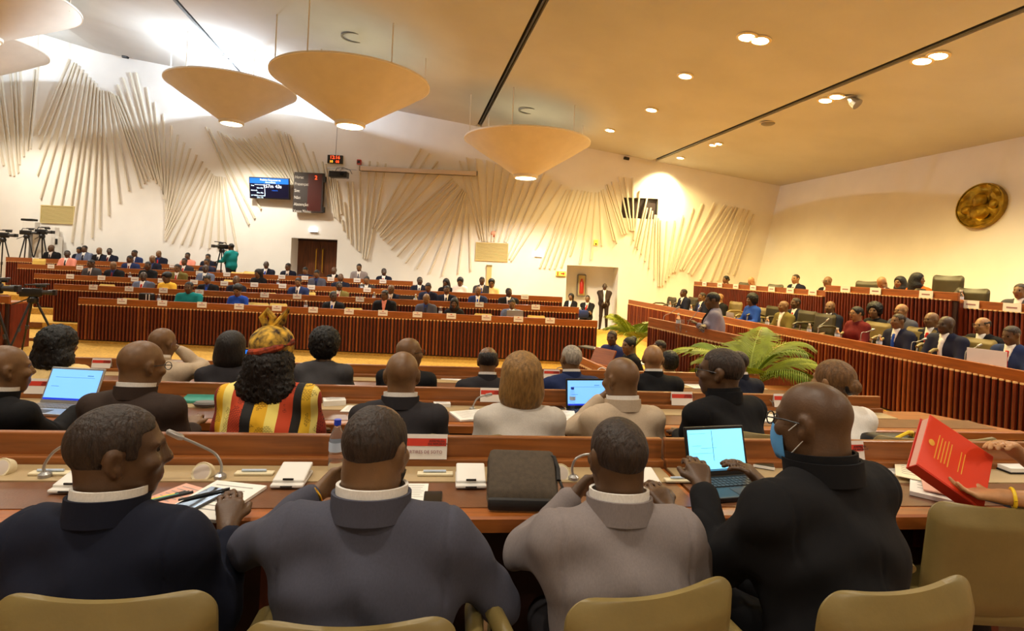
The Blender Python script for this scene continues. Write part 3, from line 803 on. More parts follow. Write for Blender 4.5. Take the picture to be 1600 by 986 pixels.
    C.put(cone(nb_+np.array([0, .0, .012]), nb_+np.array([0, .02, .12]), .062*neckw, .075), 0.0, 's')
    CF = C.F.copy()
    if h < .014:
        x_ = C.ax[0][:, None, None]; y_ = C.ax[1][None, :, None]; z_ = C.ax[2][None, None, :]; ax_ = np.abs(x_)
        fold = .0055*np.sin(40*(ax_*.75+z_*.9)+2.5*np.sin(11*x_+3*z_)+w)*np.clip((up+.02-z_)*5, 0, 1)
        fold = fold+.004*np.sin(26*z_-17*ax_+4*np.sin(7*y_+5*x_)+2*lean*10)
        if top == 'jacket':
            fold = fold+.004*np.exp(-((x_-.004*np.sin(9*z_))/.006)**2)*(y_ < .02)*np.clip((up-.10-z_)*9, 0, 1)
            fold = fold+.006*np.exp(-((ax_-sw*1.0)/.007)**2)*np.clip((z_-(up-.26))*12, 0, 1)
        CF = (CF+fold.astype(f32)).astype(f32)
    if front and top == 'jacket':
        # V opening: shirt and tie, cut from the inflated chest
        a = spt(0, .2, up-.02); b = spt(0, .2, up-.36)
        wl = nv(RL@tr@np.array([.985, 0, -.17])); wr = nv(RL@tr@np.array([-.985, 0, -.17])); fw = RL@tr@np.array([0, 1, 0])
        X = [C.ax[0][:, None, None], C.ax[1][None, :, None], C.ax[2][None, None, :]]
        low = spt(0, 0, up-.33)
        wedge = np.maximum(half(low, wl)[2](*X), half(low, wr)[2](*X)); wedge = np.maximum(wedge, half(sp(0, .03, 0), -fw)[2](*X))
        SF = np.maximum(CF-f32(.012), wedge)
        V, Fc = surfnet(SF, C.lo, h)
        if len(V) > 10: out['shirt_front'] = mkmesh('shirt_front', V, Fc)
        if tie:
            tw = RL@tr@np.array([1, 0, 0]); c0 = nb_
            slab = np.abs(half(c0, tw)[2](*X))-f32(max(.026, h*.9)); TF = np.maximum(np.maximum(CF-f32(.024), slab), half(spt(0, .03, 0), -fw)[2](*X))
            TF = np.maximum(TF, wedge-f32(.03)); TF = np.maximum(TF, half(spt(0, 0, up-.04), RL@np.array([0, 0, 1.]))[2](*X))
            V, Fc = surfnet(TF, C.lo, h)
            if len(V) > 10: out['tie'] = mkmesh('tie', V, Fc)
    V, Fc = surfnet(CF, C.lo, h); me = mkmesh('jacket', V, Fc)
    out['jacket'] = me
    # legs
    lh = max(h, .022)
    if legs == 'sit':
        K = [np.array([s*.13, .43, -.03]) for s in (-1, 1)]; Ft = [np.array([s*.13, .40, -.46]) for s in (-1, 1)]
    else:
        K = [np.array([s*.10, .03, -.42]) for s in (-1, 1)]; Ft = [np.array([s*.12, .0, -.86]) for s in (-1, 1)]
    Lf = Field((-.3, -.25, Ft[0][2]-.08), (.3, .65 if legs == 'sit' else .3, .15), lh)
    Lf.put(ell((0, -.01, 0), (.175*w, .13, .12)), 0)
    for i, s in enumerate((-1, 1)):
        Lf.put(cone((s*.09, 0, 0), K[i], .088, .065), .04); Lf.put(cone(K[i], Ft[i], .062, .045), .03)
        Lf.put(cone(Ft[i]+np.array([0, -.03, -.01]), Ft[i]+np.array([s*.02, .16, -.02]), .04, .034), .02)
    V, Fc = Lf.mesh(); out['trousers'] = mkmesh('trousers', V, Fc)
    # hair
    hm = hair_mesh(hair, hp, T, Rh, hc, hs, hh or h, cropped_line)
    if hm is not None: out['hair'] = hm
    if beard:
        Hb = Field(hc-.2, hc+.2, hh or h)
        for p, k in hp[1:3]: Hb.put(p, k, inf=.006)
        Xb = [Hb.ax[0][:, None, None], Hb.ax[1][None, :, None], Hb.ax[2][None, None, :]]
        yy = half(T((0, 0, 0)), Rh@np.array([0, 1., 0]))[2](*Xb); zz = half(T((0, 0, 0)), Rh@np.array([0, 0, 1.]))[2](*Xb)
        FB = np.maximum(np.maximum(Hb.F, zz+.052*hs), -yy+.0)
        V, Fc = surfnet(FB, Hb.lo, Hb.h)
        if len(V) > 10: out['beard'] = mkmesh('beard', V, Fc)
    out['_'] = dict(hc=hc, nb=nb_, Rh=Rh, T=T, RL=RL, arms=arms, spt=spt, neckw=neckw, up=up)
    VAR[key] = out
    return out
def hair_mesh(kind, hp, T, R, c, sc, h, line):
    if kind == 'none': return None
    H = Field(c-.30, c+.26, h); X = [H.ax[0][:, None, None], H.ax[1][None, :, None], H.ax[2][None, None, :]]
    e = lambda p, r: ell(T(p), np.asarray(r)*sc, R)
    up = lambda v: R@np.asarray(v, float)
    if kind in ('cropped', 'receding', 'fringe'):
        for p, k in hp[:2]: H.put(p, k, inf=.0035)
        yy = half(T((0, 0, 0)), up((0, 1, 0)))[2](*X); zz = half(T((0, 0, 0)), up((0, 0, 1)))[2](*X)
        A = np.maximum(yy+.028*sc, -.066*sc-.35*(yy+.09*sc)-zz); Bq = np.maximum(yy-.046*sc, .024*sc-zz); Cq = np.maximum(yy-.074*sc, .060*sc-zz); Dq = np.maximum(np.maximum(yy-.040*sc, .012*sc-yy), -.004*sc-zz)
        F = np.maximum(H.F, np.minimum(np.minimum(A, Bq), np.minimum(Cq, Dq)))
        if kind == 'receding': F = np.maximum(F, -e((0, .075, .10), (.062, .10, .06))[2](*X))
        if kind == 'fringe': F = np.maximum(F, -e((0, .02, .115), (.085, .13, .075))[2](*X))
    else:
        fx = e((0, .115, -.03), (.075, .075, .10)); 
        if kind == 'bob':
            H.put(e((0, -.02, .035), (.102, .118, .108)), 0); H.put(e((0, -.045, -.06), (.112, .085, .105)), .05); cut2 = half(T((0, 0, -.135)), up((0, 0, -1)))
        elif kind == 'afro':
            H.put(e((0, -.03, .055), (.128, .128, .125)), 0); H.put(e((0, -.05, -.02), (.11, .09, .09)), .04); cut2 = None
        elif kind == 'curly':
            H.put(e((0, -.03, .04), (.118, .125, .115)), 0); H.put(e((0, -.06, -.08), (.135, .085, .125)), .05); H.put(e((.07, -.05, -.10), (.07, .06, .09)), .04); H.put(e((-.08, -.05, -.09), (.07, .06, .09)), .04); cut2 = None
        elif kind == 'long':
            H.put(e((0, -.02, .035), (.096, .112, .104)), 0); H.put(cone(T((0, -.06, .0)), T((0, -.085, -.2)), .09*sc, .075*sc), .05); cut2 = None
        elif kind == 'bun':
            H.put(e((0, -.018, .036), (.086, .108, .096)), 0); H.put(e((0, -.118, .0), (.038, .036, .04)), .012); cut2 = None
        elif kind == 'highbun':
            H.put(e((0, -.018, .036), (.086, .108, .096)), 0); H.put(e((0, -.09, .10), (.05, .05, .045)), .012); cut2 = None
        elif kind == 'scarf':
            H.put(e((0, -.012, .03), (.098, .115, .112)), 0); H.put(e((0, -.01, -.11), (.11, .10, .09)), .05); H.put(cone(T((0, -.06, -.05)), T((0, -.05, -.2)), .095*sc, .11*sc), .05); fx = e((0, .12, -.015), (.062, .085, .085)); cut2 = None
        elif kind == 'wrap':
            H.put(e((0, -.03, .07), (.105, .125, .095)), 0); H.put(e((0, -.02, .03), (.098, .115, .05)), .02); cut2 = half(T((0, 0, .0)), up((0, .25, -1)))
        H.put(fx, .02, 's')
        F = H.F
        if cut2 is not None: F = np.maximum(F, cut2[2](*X))
    V, Fc = surfnet(F, H.lo, h)
    if len(V) < 10: return None
    if kind in ('afro', 'curly'):
        rr = np.random.default_rng(3); V = V+rr.normal(0, .0035, V.shape)
    return mkmesh('hair', V, Fc)
# cloth and skin colours
SKIN = {'a': rgb(84, 58, 36), 'b': rgb(112, 80, 50), 'c': rgb(62, 44, 30), 'd': rgb(146, 106, 68), 'e': rgb(182, 132, 88)}
for k_, c_ in SKIN.items(): mat('skin_'+k_, c_, 0.46, noise=0.16, nscale=14, bump=.06, bscale=150, spec=.45)
mat('lips', rgb(96, 50, 42), .45)
CLOTH = dict(navy=(22, 25, 40), navy_blue=(34, 46, 84), black=(20, 19, 21), charcoal=(44, 41, 44), brown=(54, 42, 36), slate=(72, 72, 84), grey=(128, 118, 116), beige=(184, 164, 140), tan=(196, 168, 120), light=(212, 200, 190),
             white=(228, 222, 214), cream=(236, 204, 140), teal=(20, 120, 120), blue=(28, 64, 150), olive=(104, 92, 44), maroon=(96, 24, 24), pink=(220, 140, 120), yellow=(230, 180, 60), red=(170, 30, 26), orange=(214, 90, 20), blue_shirt=(40, 50, 92),
             check=(190, 182, 172), greyblue=(96, 104, 126), dkgrey=(66, 64, 66), lilac=(124, 118, 134), navy2=(30, 32, 52))
for k_, c_ in CLOTH.items(): mat('cloth_'+k_, rgb(*c_), .85, noise=.06, nscale=220, bump=.55, bscale=6, stretch=(1, 1, .45), spec=.2)
HAIR = dict(black=(14, 11, 10), dark=(24, 17, 14), brown=(60, 36, 20), blonde=(134, 98, 50), chestnut=(104, 72, 38), grey=(150, 140, 126), cropped=(44, 31, 23))
for k_, c_ in HAIR.items(): mat('hair_'+k_, rgb(*c_), .55, noise=.35, nscale=70, stretch=(1, 1, .25), bump=.5, bscale=90, spec=.4)
def person(head, yaw, label, skin='a', cloth='navy', shirt='white', tie='red', hairc='cropped', group=None, trousers=None, glasses=False, collar=True, extra=None, top_name='jacket', floor=None, maskc=False, **kw):
    """head: world position of the head centre; yaw: facing, 0 = towards the back wall, counter-clockwise."""
    fig = figure(**kw); g = fig['_']; R = Rz(yaw)
    hip = np.asarray(head, float)-R@g['hc']
    drop = .5 if kw.get('legs', 'sit') == 'sit' else .9
    root = tag(empty('person', (hip[0], hip[1], hip[2]-drop), yaw), label, 'person', group)
    loc = (0, 0, drop)
    def part(name, me, mats):
        o = bpy.data.objects.new(name, me); col.objects.link(o); o.parent = root; o.location = loc
        if len(me.materials) == 0: me.materials.append(None)
        for sl, mm in zip(o.material_slots, mats): sl.link = 'OBJECT'; sl.material = MATS[mm]
        return o
    part('body', fig['body'], ['skin_'+skin, 'eye', 'lips'])
    part(top_name, fig['jacket'], ['cloth_'+cloth])
    part('trousers', fig['trousers'], ['cloth_'+(trousers or (cloth if cloth in ('navy', 'black', 'charcoal', 'brown', 'slate', 'grey', 'dkgrey') else 'charcoal'))])
    if 'shirt_front' in fig: part('shirt_front', fig['shirt_front'], ['cloth_'+shirt])
    if 'tie' in fig: part('tie', fig['tie'], ['cloth_'+tie])
    if 'hair' in fig: part('headscarf' if kw.get('hair') in ('scarf', 'wrap') else 'hair', fig['hair'], ['hair_'+hairc if 'hair_'+hairc in MATS else hairc])
    if 'beard' in fig: part('beard', fig['beard'], ['hair_black'])
    if collar and kw.get('h', .02) < .016:
        RLm = g['RL']; nb_ = g['nb']; n = 28
        for nm, mm, r0, r1, z0, z1, span, fwd, fl_ in (('shirt_collar', 'cloth_'+shirt, .074, .071, .01, .082, math.pi, .0, .003), ('jacket_collar', 'cloth_'+cloth, .085, .079, .004, .062, 2.3, -.002, .001)):
            vs = []; fs = []
            nw = g['neckw']
            for i in range(n+1):
                a = -math.pi/2-span+2*span*i/n
                dr = .5+.5*math.sin(a)          # 1 at front
                for r, z in ((r0, z0), (r1, z1), (r1+.007, z1+.001), (r0+fl_, z0-.006)):
                    p = nb_+np.array([r*nw*math.cos(a), r*nw*math.sin(a)*1.02-.010+.010*(z-z0)/.06+fwd, z-dr*.035])
                    vs.append(p)
            for i in range(n):
                for k in range(4): fs.append((i*4+k, i*4+(k+1) % 4, (i+1)*4+(k+1) % 4, (i+1)*4+k))
            fs += [(0, 1, 2, 3), (n*4+3, n*4+2, n*4+1, n*4)]
            m = MB(); m.add(vs, fs); o = m.build(nm, mm, root, loc, smooth=True)
    if glasses or maskc:
        T = g['T']
        if glasses:
            m = MB()
            for s in (-1, 1):
                pts = [T((s*.034+.026*math.cos(t),   .107, .006+.019*math.sin(t))) for t in np.linspace(0, 2*math.pi, 13)]
                m.tube(pts, .0024, 5, False); m.tube([T((s*.060, .105, .012)), T((s*.079, .05, .014)), T((s*.083, -.02, .006))], .0024, 5)
            m.tube([T((-.008, .109, .01)), T((.008, .109, .01))], .0024, 5); m.build('glasses', 'black_plastic', root, loc)
        if maskc:
            m = MB(); vs = []; fs = []; a_n, b_n = 13, 7
            for i in range(a_n):
                a = -1.2+2.4*i/(a_n-1)
                for j in range(b_n):
                    z = -.112+.10*j/(b_n-1); bul = .014*math.cos(a)*math.sin(math.pi*(j+.6)/(b_n+.2))
                    vs.append(T(((.066-.10*max(0, -.05-z)+bul*.2)*math.sin(a), .032+(.074-.1*max(0, -.07-z)+bul)*math.cos(a), z)))
            for i in range(a_n-1):
                for j in range(b_n-1): fs.append((i*b_n+j, (i+1)*b_n+j, (i+1)*b_n+j+1, i*b_n+j+1))
            m.add(vs, fs); mk = m.build('face_mask', 'mask_blue', root, loc, smooth=True)
            md = mk.modifiers.new('thick', 'SOLIDIFY'); md.thickness = .003
            for s in (-1, 1):
                m = MB(); m.tube([T((s*.068, .04, -.02)), T((s*.08, .0, .015)), T((s*.085, -.02, .02))], .0016, 5); m.tube([T((s*.068, .04, -.09)), T((s*.08, -.005, -.04))], .0016, 5)
                m.build('mask_loop', 'white_plastic', root, loc)
    if extra: extra(root, loc, g)
    return root, g, hip

# ================================================================ chairs
def chair_meshes(kind):
    """leather chair facing +y, seat top at .46; returns part meshes."""
    out = []
    def shell(x0, x1, z0, z1, y, t, curve, rake, rnd=.06, nx=18, nz=26):
        m = MB(); F_, B_ = [], []
        for j in range(nz+1):
            v = 1-(1-j/nz)**2
            for i in range(nx+1):
                u = i/nx*2-1
                # rounded top corners
                zz = z0+(z1-z0)*v; hw = (x1-x0)/2
                e = max(0, (zz-(z1-rnd))/rnd); hw2 = hw-rnd*(1-math.sqrt(max(0, 1-e*e)))
                x = (x0+x1)/2+u*hw2
                dip = -.010*(1-u*u)*v
                yy = y-rake*(zz-z0)+curve*(u*u)+0
                edge = min(1, (1-abs(u))*6+.15)*min(1, (1-v)*5+.2)*min(1, v*5+.3)
                F_.append((x, yy+t*.5*edge, zz+dip)); B_.append((x, yy-t*.5*edge, zz+dip))
        n = (nx+1); K = len(F_); vs = F_+B_; fs = []
        for j in range(nz):
            for i in range(nx):
                a = j*n+i; fs.append((a, a+1, a+n+1, a+n)); fs.append((K+a, K+a+n, K+a+n+1, K+a+1))
        for j in range(nz):
            a = j*n; fs.append((a, a+n, K+a+n, K+a)); a = j*n+nx; fs.append((a, K+a, K+a+n, a+n))
        for i in range(nx):
            fs.append((i, K+i, K+i+1, i+1)); a = nz*n+i; fs.append((a, a+1, K+a+1, K+a))
        m.add(vs, fs); return m.mesh('chair_back', True)
    out.append(('backrest', shell(-.215, .215, .44, .86, -.22, .075, .02, .10, .05), 'L'))
    m = MB(); m.bbox(-.23, .23, -.22, .24, .38, .47, .035); out.append(('seat', m.mesh('seat', True), 'L'))
    for s in (-1, 1):
        m = MB(); m.tube([(s*.27, -.24, .60), (s*.27, -.1, .64), (s*.27, .12, .64), (s*.27, .2, .60)], [.02, .024, .024, .02], 10); out.append(('armrest', m.mesh('armrest', True), 'L'))
        m = MB(); m.tube([(s*.27, -.2, .61), (s*.27, -.26, .30), (s*.24, -.28, .0)], .014, 8); out.append(('leg', m.mesh('leg', True), 'M'))
        m = MB(); m.tube([(s*.27, .17, .61), (s*.26, .22, .30), (s*.24, .25, .0)], .014, 8); out.append(('leg', m.mesh('leg', True), 'M'))
    m = MB(); m.tube([(-.255, -.25, .34), (.255, -.25, .34)], .012, 8); out.append(('crossbar', m.mesh('crossbar', True), 'M'))
    return out
CH = chair_meshes('x')
def chair(p, yaw, label, leather='leather_olive', group=None, tilt=0, small=False, zs=1.0):
    t = tag(empty('armchair', p, yaw), label, 'chair', group); t.scale = (1, 1, zs)
    for nm, me, k in CH:
        if small and nm in ('crossbar', 'armrest'): continue
        link_mesh(nm, me, leather if k == 'L' else 'chrome', t)
    return t
# ================================================================ things on the back and right walls
t = tag(empty('ventilation_grille', WP(91, 347, 0), 0), 'pale ventilation grille low on the left of the relief wall', 'grille')
def grille(cx0, cy0, cx1, cy1, t, n):
    a = WP(cx0, cy0); b = WP(cx1, cy1); w = b.x-a.x; h = a.z-b.z
    t.location = ((a.x+b.x)/2, YW, b.z)
    m = MB(); m.box(-w/2, w/2, -.02, 0, 0, h); m.build('backing', 'grille_dark', t)
    m = MB(); m.box(-w/2-.03, w/2+.03, -.05, 0, h, h+.04); m.box(-w/2-.03, w/2+.03, -.05, 0, -.04, 0); m.box(-w/2-.03, -w/2, -.05, 0, 0, h); m.box(w/2, w/2+.03, -.05, 0, 0, h); m.build('grille_frame', 'grille', t)
    for i in range(n):
        z = h*(i+.5)/n; m = MB(); m.extr([(-.045, z-.01), (-.04, z-.016), (-.02, z+.012), (-.025, z+.018)], 'x', -w/2, w/2); m.build('louvre', 'grille', t)
grille(66.5, 322, 115.5, 349, t, 14)
t = tag(empty('ventilation_grille'), 'yellowish ventilation grille above the far benches, left of the lit sign', 'grille'); grille(745, 380, 792, 407.5, t, 14)

# monitor
a = WP(397, 278.5); b = WP(458, 314); w = b.x-a.x; h = a.z-b.z
t = tag(empty('wall_monitor', ((a.x+b.x)/2, YW-.32, (a.z+b.z)/2)), 'flat monitor with blue and black screen left of the voting board', 'monitor')
t.rotation_euler = (math.radians(9), 0, -.03)
m = MB(); m.bbox(-w/2, w/2, -.03, .05, -h/2, h/2, .01); m.build('monitor_case', 'black_plastic', t)
m = MB(); m.box(-w/2+.03, w/2-.03, -.034, -.03, -h/2+.04, h/2-.2); sc = m.build('screen', 'screen_navy', t)
m = MB(); m.box(-w/2+.03, w/2-.03, -.036, -.03, h/2-.22, h/2-.03); m.build('screen_header', 'screen_blue', t)
m = MB(); m.box(-.06, .06, .05, .3, -.06, .06); m.build('wall_bracket', 'dark_grey', t)
RF = (math.pi/2, 0, 0)
text('screen_text', 'Pedidos Suspensos na', .085, 'screen_white_text', t, (.05, -.038, h/2-.115), RF, 'CENTER')
text('screen_text', 'Assembleia', .085, 'screen_text', t, (.05, -.038, h/2-.2), RF, 'CENTER')
text('screen_text', '157m', .17, 'screen_white_text', t, (.16, -.038, .02), RF, 'RIGHT'); text('screen_text', '43s', .17, 'screen_white_text', t, (.22, -.038, .02), RF)
text('screen_text', 'restante', .065, 'screen_blue', t, (.2, -.038, -.09), RF, 'CENTER')
for i, s_ in enumerate(('lista', '15m 00s', 'bancada', '30m 43s', 'governo', '22m 10s')):
    text('screen_text', s_, .07, 'screen_text', t, (-w/2+.07+(.2 if i % 2 else 0), -.038, h/2-.32-.085*i), RF)
m = MB(); m.box(-w/2+.56, -w/2+.575, -.037, -.034, -h/2+.1, h/2-.26); m.box(-w/2+.2, -w/2+.575, -.037, -.034, h/2-.275, h/2-.26); m.box(-w/2+.2, -w/2+.575, -.037, -.034, -h/2+.1, -h/2+.115); m.build('screen_rule', 'screen_text', t)

# voting board
a = WP(464, 270.5); b = WP(507, 334); w = b.x-a.x; h = a.z-b.z
t = tag(empty('voting_board', ((a.x+b.x)/2, YW-.2, (a.z+b.z)/2)), 'tall dark voting board with white words and one red digit', 'sign board')
m = MB(); m.bbox(-w/2, w/2, -.05, .08, -h/2, h/2, .012); m.build('board_case', 'board', t)
m = MB(); m.box(-w/2+w*.48, w/2-.06, -.056, -.05, -h/2+.06, h/2-.05); m.build('display_field', 'board_display', t)
for i, s_ in enumerate(('Horas:', 'Presenças:', 'Sim:', 'Não:', 'Abstenção:', 'Votos Nulos:')):
    text('board_text', s_, .155, 'board_text', t, (-w/2+.04, -.06, h/2-.23-i*.245), RF, sx=.78)
text('board_digit', '2', .2, 'led_red', t, (w*.2, -.062, h/2-.24), RF)
for z in (h/2-.22, -h/2+.12):
    m = MB(); m.box(w/2, w/2+.07, -.05, .06, z-.1, z+.1); m.build('board_bracket', 'black_plastic', t)

# clock
a = WP(513, 242.5); b = WP(536, 256.5); w = b.x-a.x; h = a.z-b.z
t = tag(empty('digital_clock', ((a.x+b.x)/2, YW-.05, (a.z+b.z)/2)), 'black digital clock with red and amber figures', 'clock')
m = MB(); m.bbox(-w/2, w/2, -.04, .05, -h/2, h/2, .01); m.build('clock_case', 'black_plastic', t)
text('clock_digits', '12:16', .17, 'led_red', t, (0, -.046, .01), RF, 'CENTER'); text('clock_digits', '10', .13, 'led_amber', t, (-.13, -.046, -.13), RF, 'CENTER'); text('clock_digits', '08', .13, 'led_red', t, (.1, -.046, -.13), RF, 'CENTER')
m = MB(); c0 = WP(527, 200, 0); c1 = WP(524.5, 242.5, 0); m.tube([(c0.x-t.location.x, .05, c0.z-t.location.z), (c1.x-t.location.x, .05, c1.z-t.location.z)], .008, 5); m.build('clock_cord', 'mid_grey', t)
# projector and projection screen case
p = WP(536, 276, .5)
t = tag(empty('projector', p), 'small black projector on a wall arm below the clock', 'projector')
m = MB(); m.bbox(-.32, .32, -.12, .2, -.12, .1, .02); m.build('projector_case', 'black_plastic', t)
m = MB(); m.tube([(0, .1, .1), (0, .25, .25), (0, .45, .3)], .025, 8); m.tube([(-.6, .43, .27), (.5, .43, .25)], .012, 6); m.build('wall_arm', 'grey_metal', t)
m = MB(); m.tube([(-.15, .05, .1), (-.1, .1, .24), (.1, .12, .27), (.3, .3, .22), (.35, .42, .1)], .012, 6); m.build('loose_cable', 'dark_grey', t)
m = MB(); m.tube([(.15, -.125, 0), (.15, -.16, 0)], .06, 14); m.build('lens', 'black_glass', t)
a = WP(565, 265, .14); b = WP(746, 272.5, .14); L = b.x-a.x
t = tag(empty('screen_case', ((a.x+b.x)/2, YW-.19, (a.z+b.z)/2)), 'long grey roller case of a projection screen across the relief', 'screen case')
m = MB(); m.bbox(-L/2, L/2, -.07, .07, -.08, .08, .02); m.build('case', 'screen_fabric', t)
for x in (-L/2, L/2): m = MB(); m.box(x-.02, x+.02, -.075, .075, -.085, .085); m.build('end_cap', 'mid_grey', t)
m = MB(); m.box(-L/2+.05, L/2-.05, -.01, .01, -.1, -.08); m.build('bottom_bar', 'dark_grey', t)
p = WP(562, 254, .08); t = tag(empty('alarm_bell', p), 'tiny dark red box on the wall right of the clock', 'wall box')
m = MB(); m.bbox(-.07, .07, -.05, .08, -.09, .09, .01); m.build('box_case', 'extinguisher', t); m = MB(); m.box(-.05, .05, -.055, -.05, -.05, .05); m.build('box_face', 'board', t)
# surveillance cameras under the ceiling
for (x, y, lb) in ((200, 92, 'small black camera high on the pale wall at the left'), (977, 249.5, 'small black camera high on the warm wall right of the lamp')):
    t = tag(empty('wall_camera', WP(x, y, 0)), lb, 'camera', 'wall cameras')
    m = MB(); m.tube([(0, 0, .1), (0, -.12, .06)], .025, 6); m.build('mount', 'dark_grey', t); m = MB(); m.tube([(-.09, -.15, .03), (.11, -.15, .0)], .055, 10); m.build('camera_body', 'black_plastic', t)
# lit signs
def sign(px, py, wpx, hpx, label, mm, name='exit_light'):
    p = WP(px, py, 0); k = YW/FPX; w, h = wpx*k/2, hpx*k/2
    t = tag(empty(name, p), label, 'sign'); m = MB(); m.bbox(-w, w, -.08, 0, -h, h, .01); m.build('sign_case', mm, t); m = MB(); m.box(-w*1.02, w*1.02, -.06, 0, -h*1.15, -h*.98); m.build('sign_base', 'mid_grey', t); return t
sign(490, 359.5, 12, 6, 'small white lit emergency light above the wooden double door', 'sign_lit')
sign(841, 397.5, 11, 7, 'small white lit emergency light right of the yellow grille', 'sign_lit')
t = sign(876, 427.5, 15, 7.5, 'yellow exit sign with a red arrow beside the alcove', 'exit_sign', 'exit_sign')
m = MB(); m.add([(.0, -.085, .02), (.08, -.085, .02), (.08, -.085, .06), (.15, -.085, 0), (.08, -.085, -.06), (.08, -.085, -.02), (.0, -.085, -.02)], [(0, 1, 2, 3, 4, 5, 6)]); m.build('arrow', 'exit_red', t)
m = MB(); m.box(-.13, -.09, -.085, -.08, -.07, .07); m.build('figure_mark', 'exit_red', t)
p = WP(771, 364.5, 0); t = tag(empty('fire_bell', p), 'small round pinkish alarm above the yellow grille', 'alarm'); m = MB(); m.lathe([(.09, 0), (.1, .03), (.07, .08), (.0001, .1)], 16); m.xf(Matrix.Rotation(math.pi/2, 4, 'X')); m.build('bell', 'paper_pink', t, smooth=True); m = MB(); m.box(-.06, .06, -.03, 0, -.13, -.08); m.build('bell_base', 'exit_red', t)
p = WP(931, 379, 0); t = tag(empty('wall_switch', p), 'small yellow call point on the warm wall above the alcove', 'wall box'); m = MB(); m.bbox(-.07, .07, -.05, 0, -.1, .1, .01); m.build('switch_case', 'exit_sign', t); m = MB(); m.box(-.03, .03, -.056, -.05, -.08, -.03); m.build('switch_key', 'board', t)
# column stub and alcove extinguisher cabinet
p = WP(764, 432, 0); t = tag(empty('wall_duct', (p.x, YW, -.1)), 'pale vertical duct on the wall below the yellow grille', 'duct'); m = MB(); m.bbox(-.09, .09, -.1, 0, 0, 1.75, .01); m.build('duct_body', 'grille', t); m = MB(); m.box(-.1, .1, -.12, 0, 1.7, 1.76); m.build('duct_cap', 'grille_dark', t)
p = P(908, 446, YW+.97); t = tag(empty('extinguisher_cabinet', (p.x, YW+.99, p.z)), 'rounded cabinet with a red extinguisher inside the alcove', 'cabinet')
m = MB(); m.bbox(-.17, .17, -.16, 0, -.44, .44, .05); m.build('cabinet_case', 'mid_grey', t, smooth=True); m = MB(); m.bbox(-.13, .13, -.18, -.15, -.38, .38, .02); m.build('cabinet_door', 'grille', t); m = MB(); m.lathe([(.08, -.3), (.085, .1), (.05, .18), (.03, .26)], 14, (0, -.19, 0)); m.build('extinguisher', 'extinguisher', t, smooth=True)
# medallion on the right wall
def RW(px, py):
    a, b = ray(px, py); Y = (9.0+GR*YW-.2*(0))/(a+GR-.2*b); return Vector((a*Y, Y, EYE+b*Y))
p = RW(1536, 323)
t = tag(empty('medallion', p), 'round gilt bronze relief medallion on the right wall', 'medallion')
nrm = Vector((-1, -GR, .2)).normalized(); t.rotation_euler = nrm.to_track_quat('Z', 'Y').to_euler()
R_ = .53
m = MB(); n = 40
rings = [0, .12, .25, .38, .5, .62, .74, .86, .93, 1.0]
vs = [(0, 0, .12)]; fs = []
rr = random.Random(4)
for i, q in enumerate(rings[1:]):
    for k in range(n):
        a_ = 2*math.pi*k/n; z = .10+.035*math.sin(q*9+2*math.sin(a_*3))+.02*math.sin(a_*5+q*6)*(1 if q < .8 else 0)
        if q >= .93: z = .12
        if q == 1.0: z = .0
        vs.append((R_*q*math.cos(a_), R_*q*math.sin(a_), z))
for k in range(n): fs.append((0, 1+k, 1+(k+1) % n))
for i in range(len(rings)-2):
    for k in range(n): fs.append((1+i*n+k, 1+(i+1)*n+k, 1+(i+1)*n+(k+1) % n, 1+i*n+(k+1) % n))
m.add(vs, fs); m.build('relief_disc', 'bronze', t, smooth=True)
m = MB(); m.lathe([(R_*1.0, 0), (R_*1.03, .05), (R_*1.0, .13), (R_*.95, .13)], 40); m.f = [f for f in m.f if len(f) == 4]; m.build('rim', 'bronze', t, smooth=True)
m = MB()
for (x, y, rx, ry, hz) in ((-.02, .12, .16, .19, .1), (.03, -.15, .24, .2, .09), (-.3, -.08, .12, .1, .05), (.3, .02, .1, .12, .05)):
    prof = [(1.0, .1), (.8, .1+hz*.6), (.5, .1+hz*.9), (.0001, .1+hz)]
    b_ = MB(); b_.lathe(prof, 18); b_.v = [(x+v[0]*rx, y+v[1]*ry, v[2]) for v in b_.v]; m.add(b_.v, b_.f)
m.build('raised_relief', 'bronze', t, smooth=True)

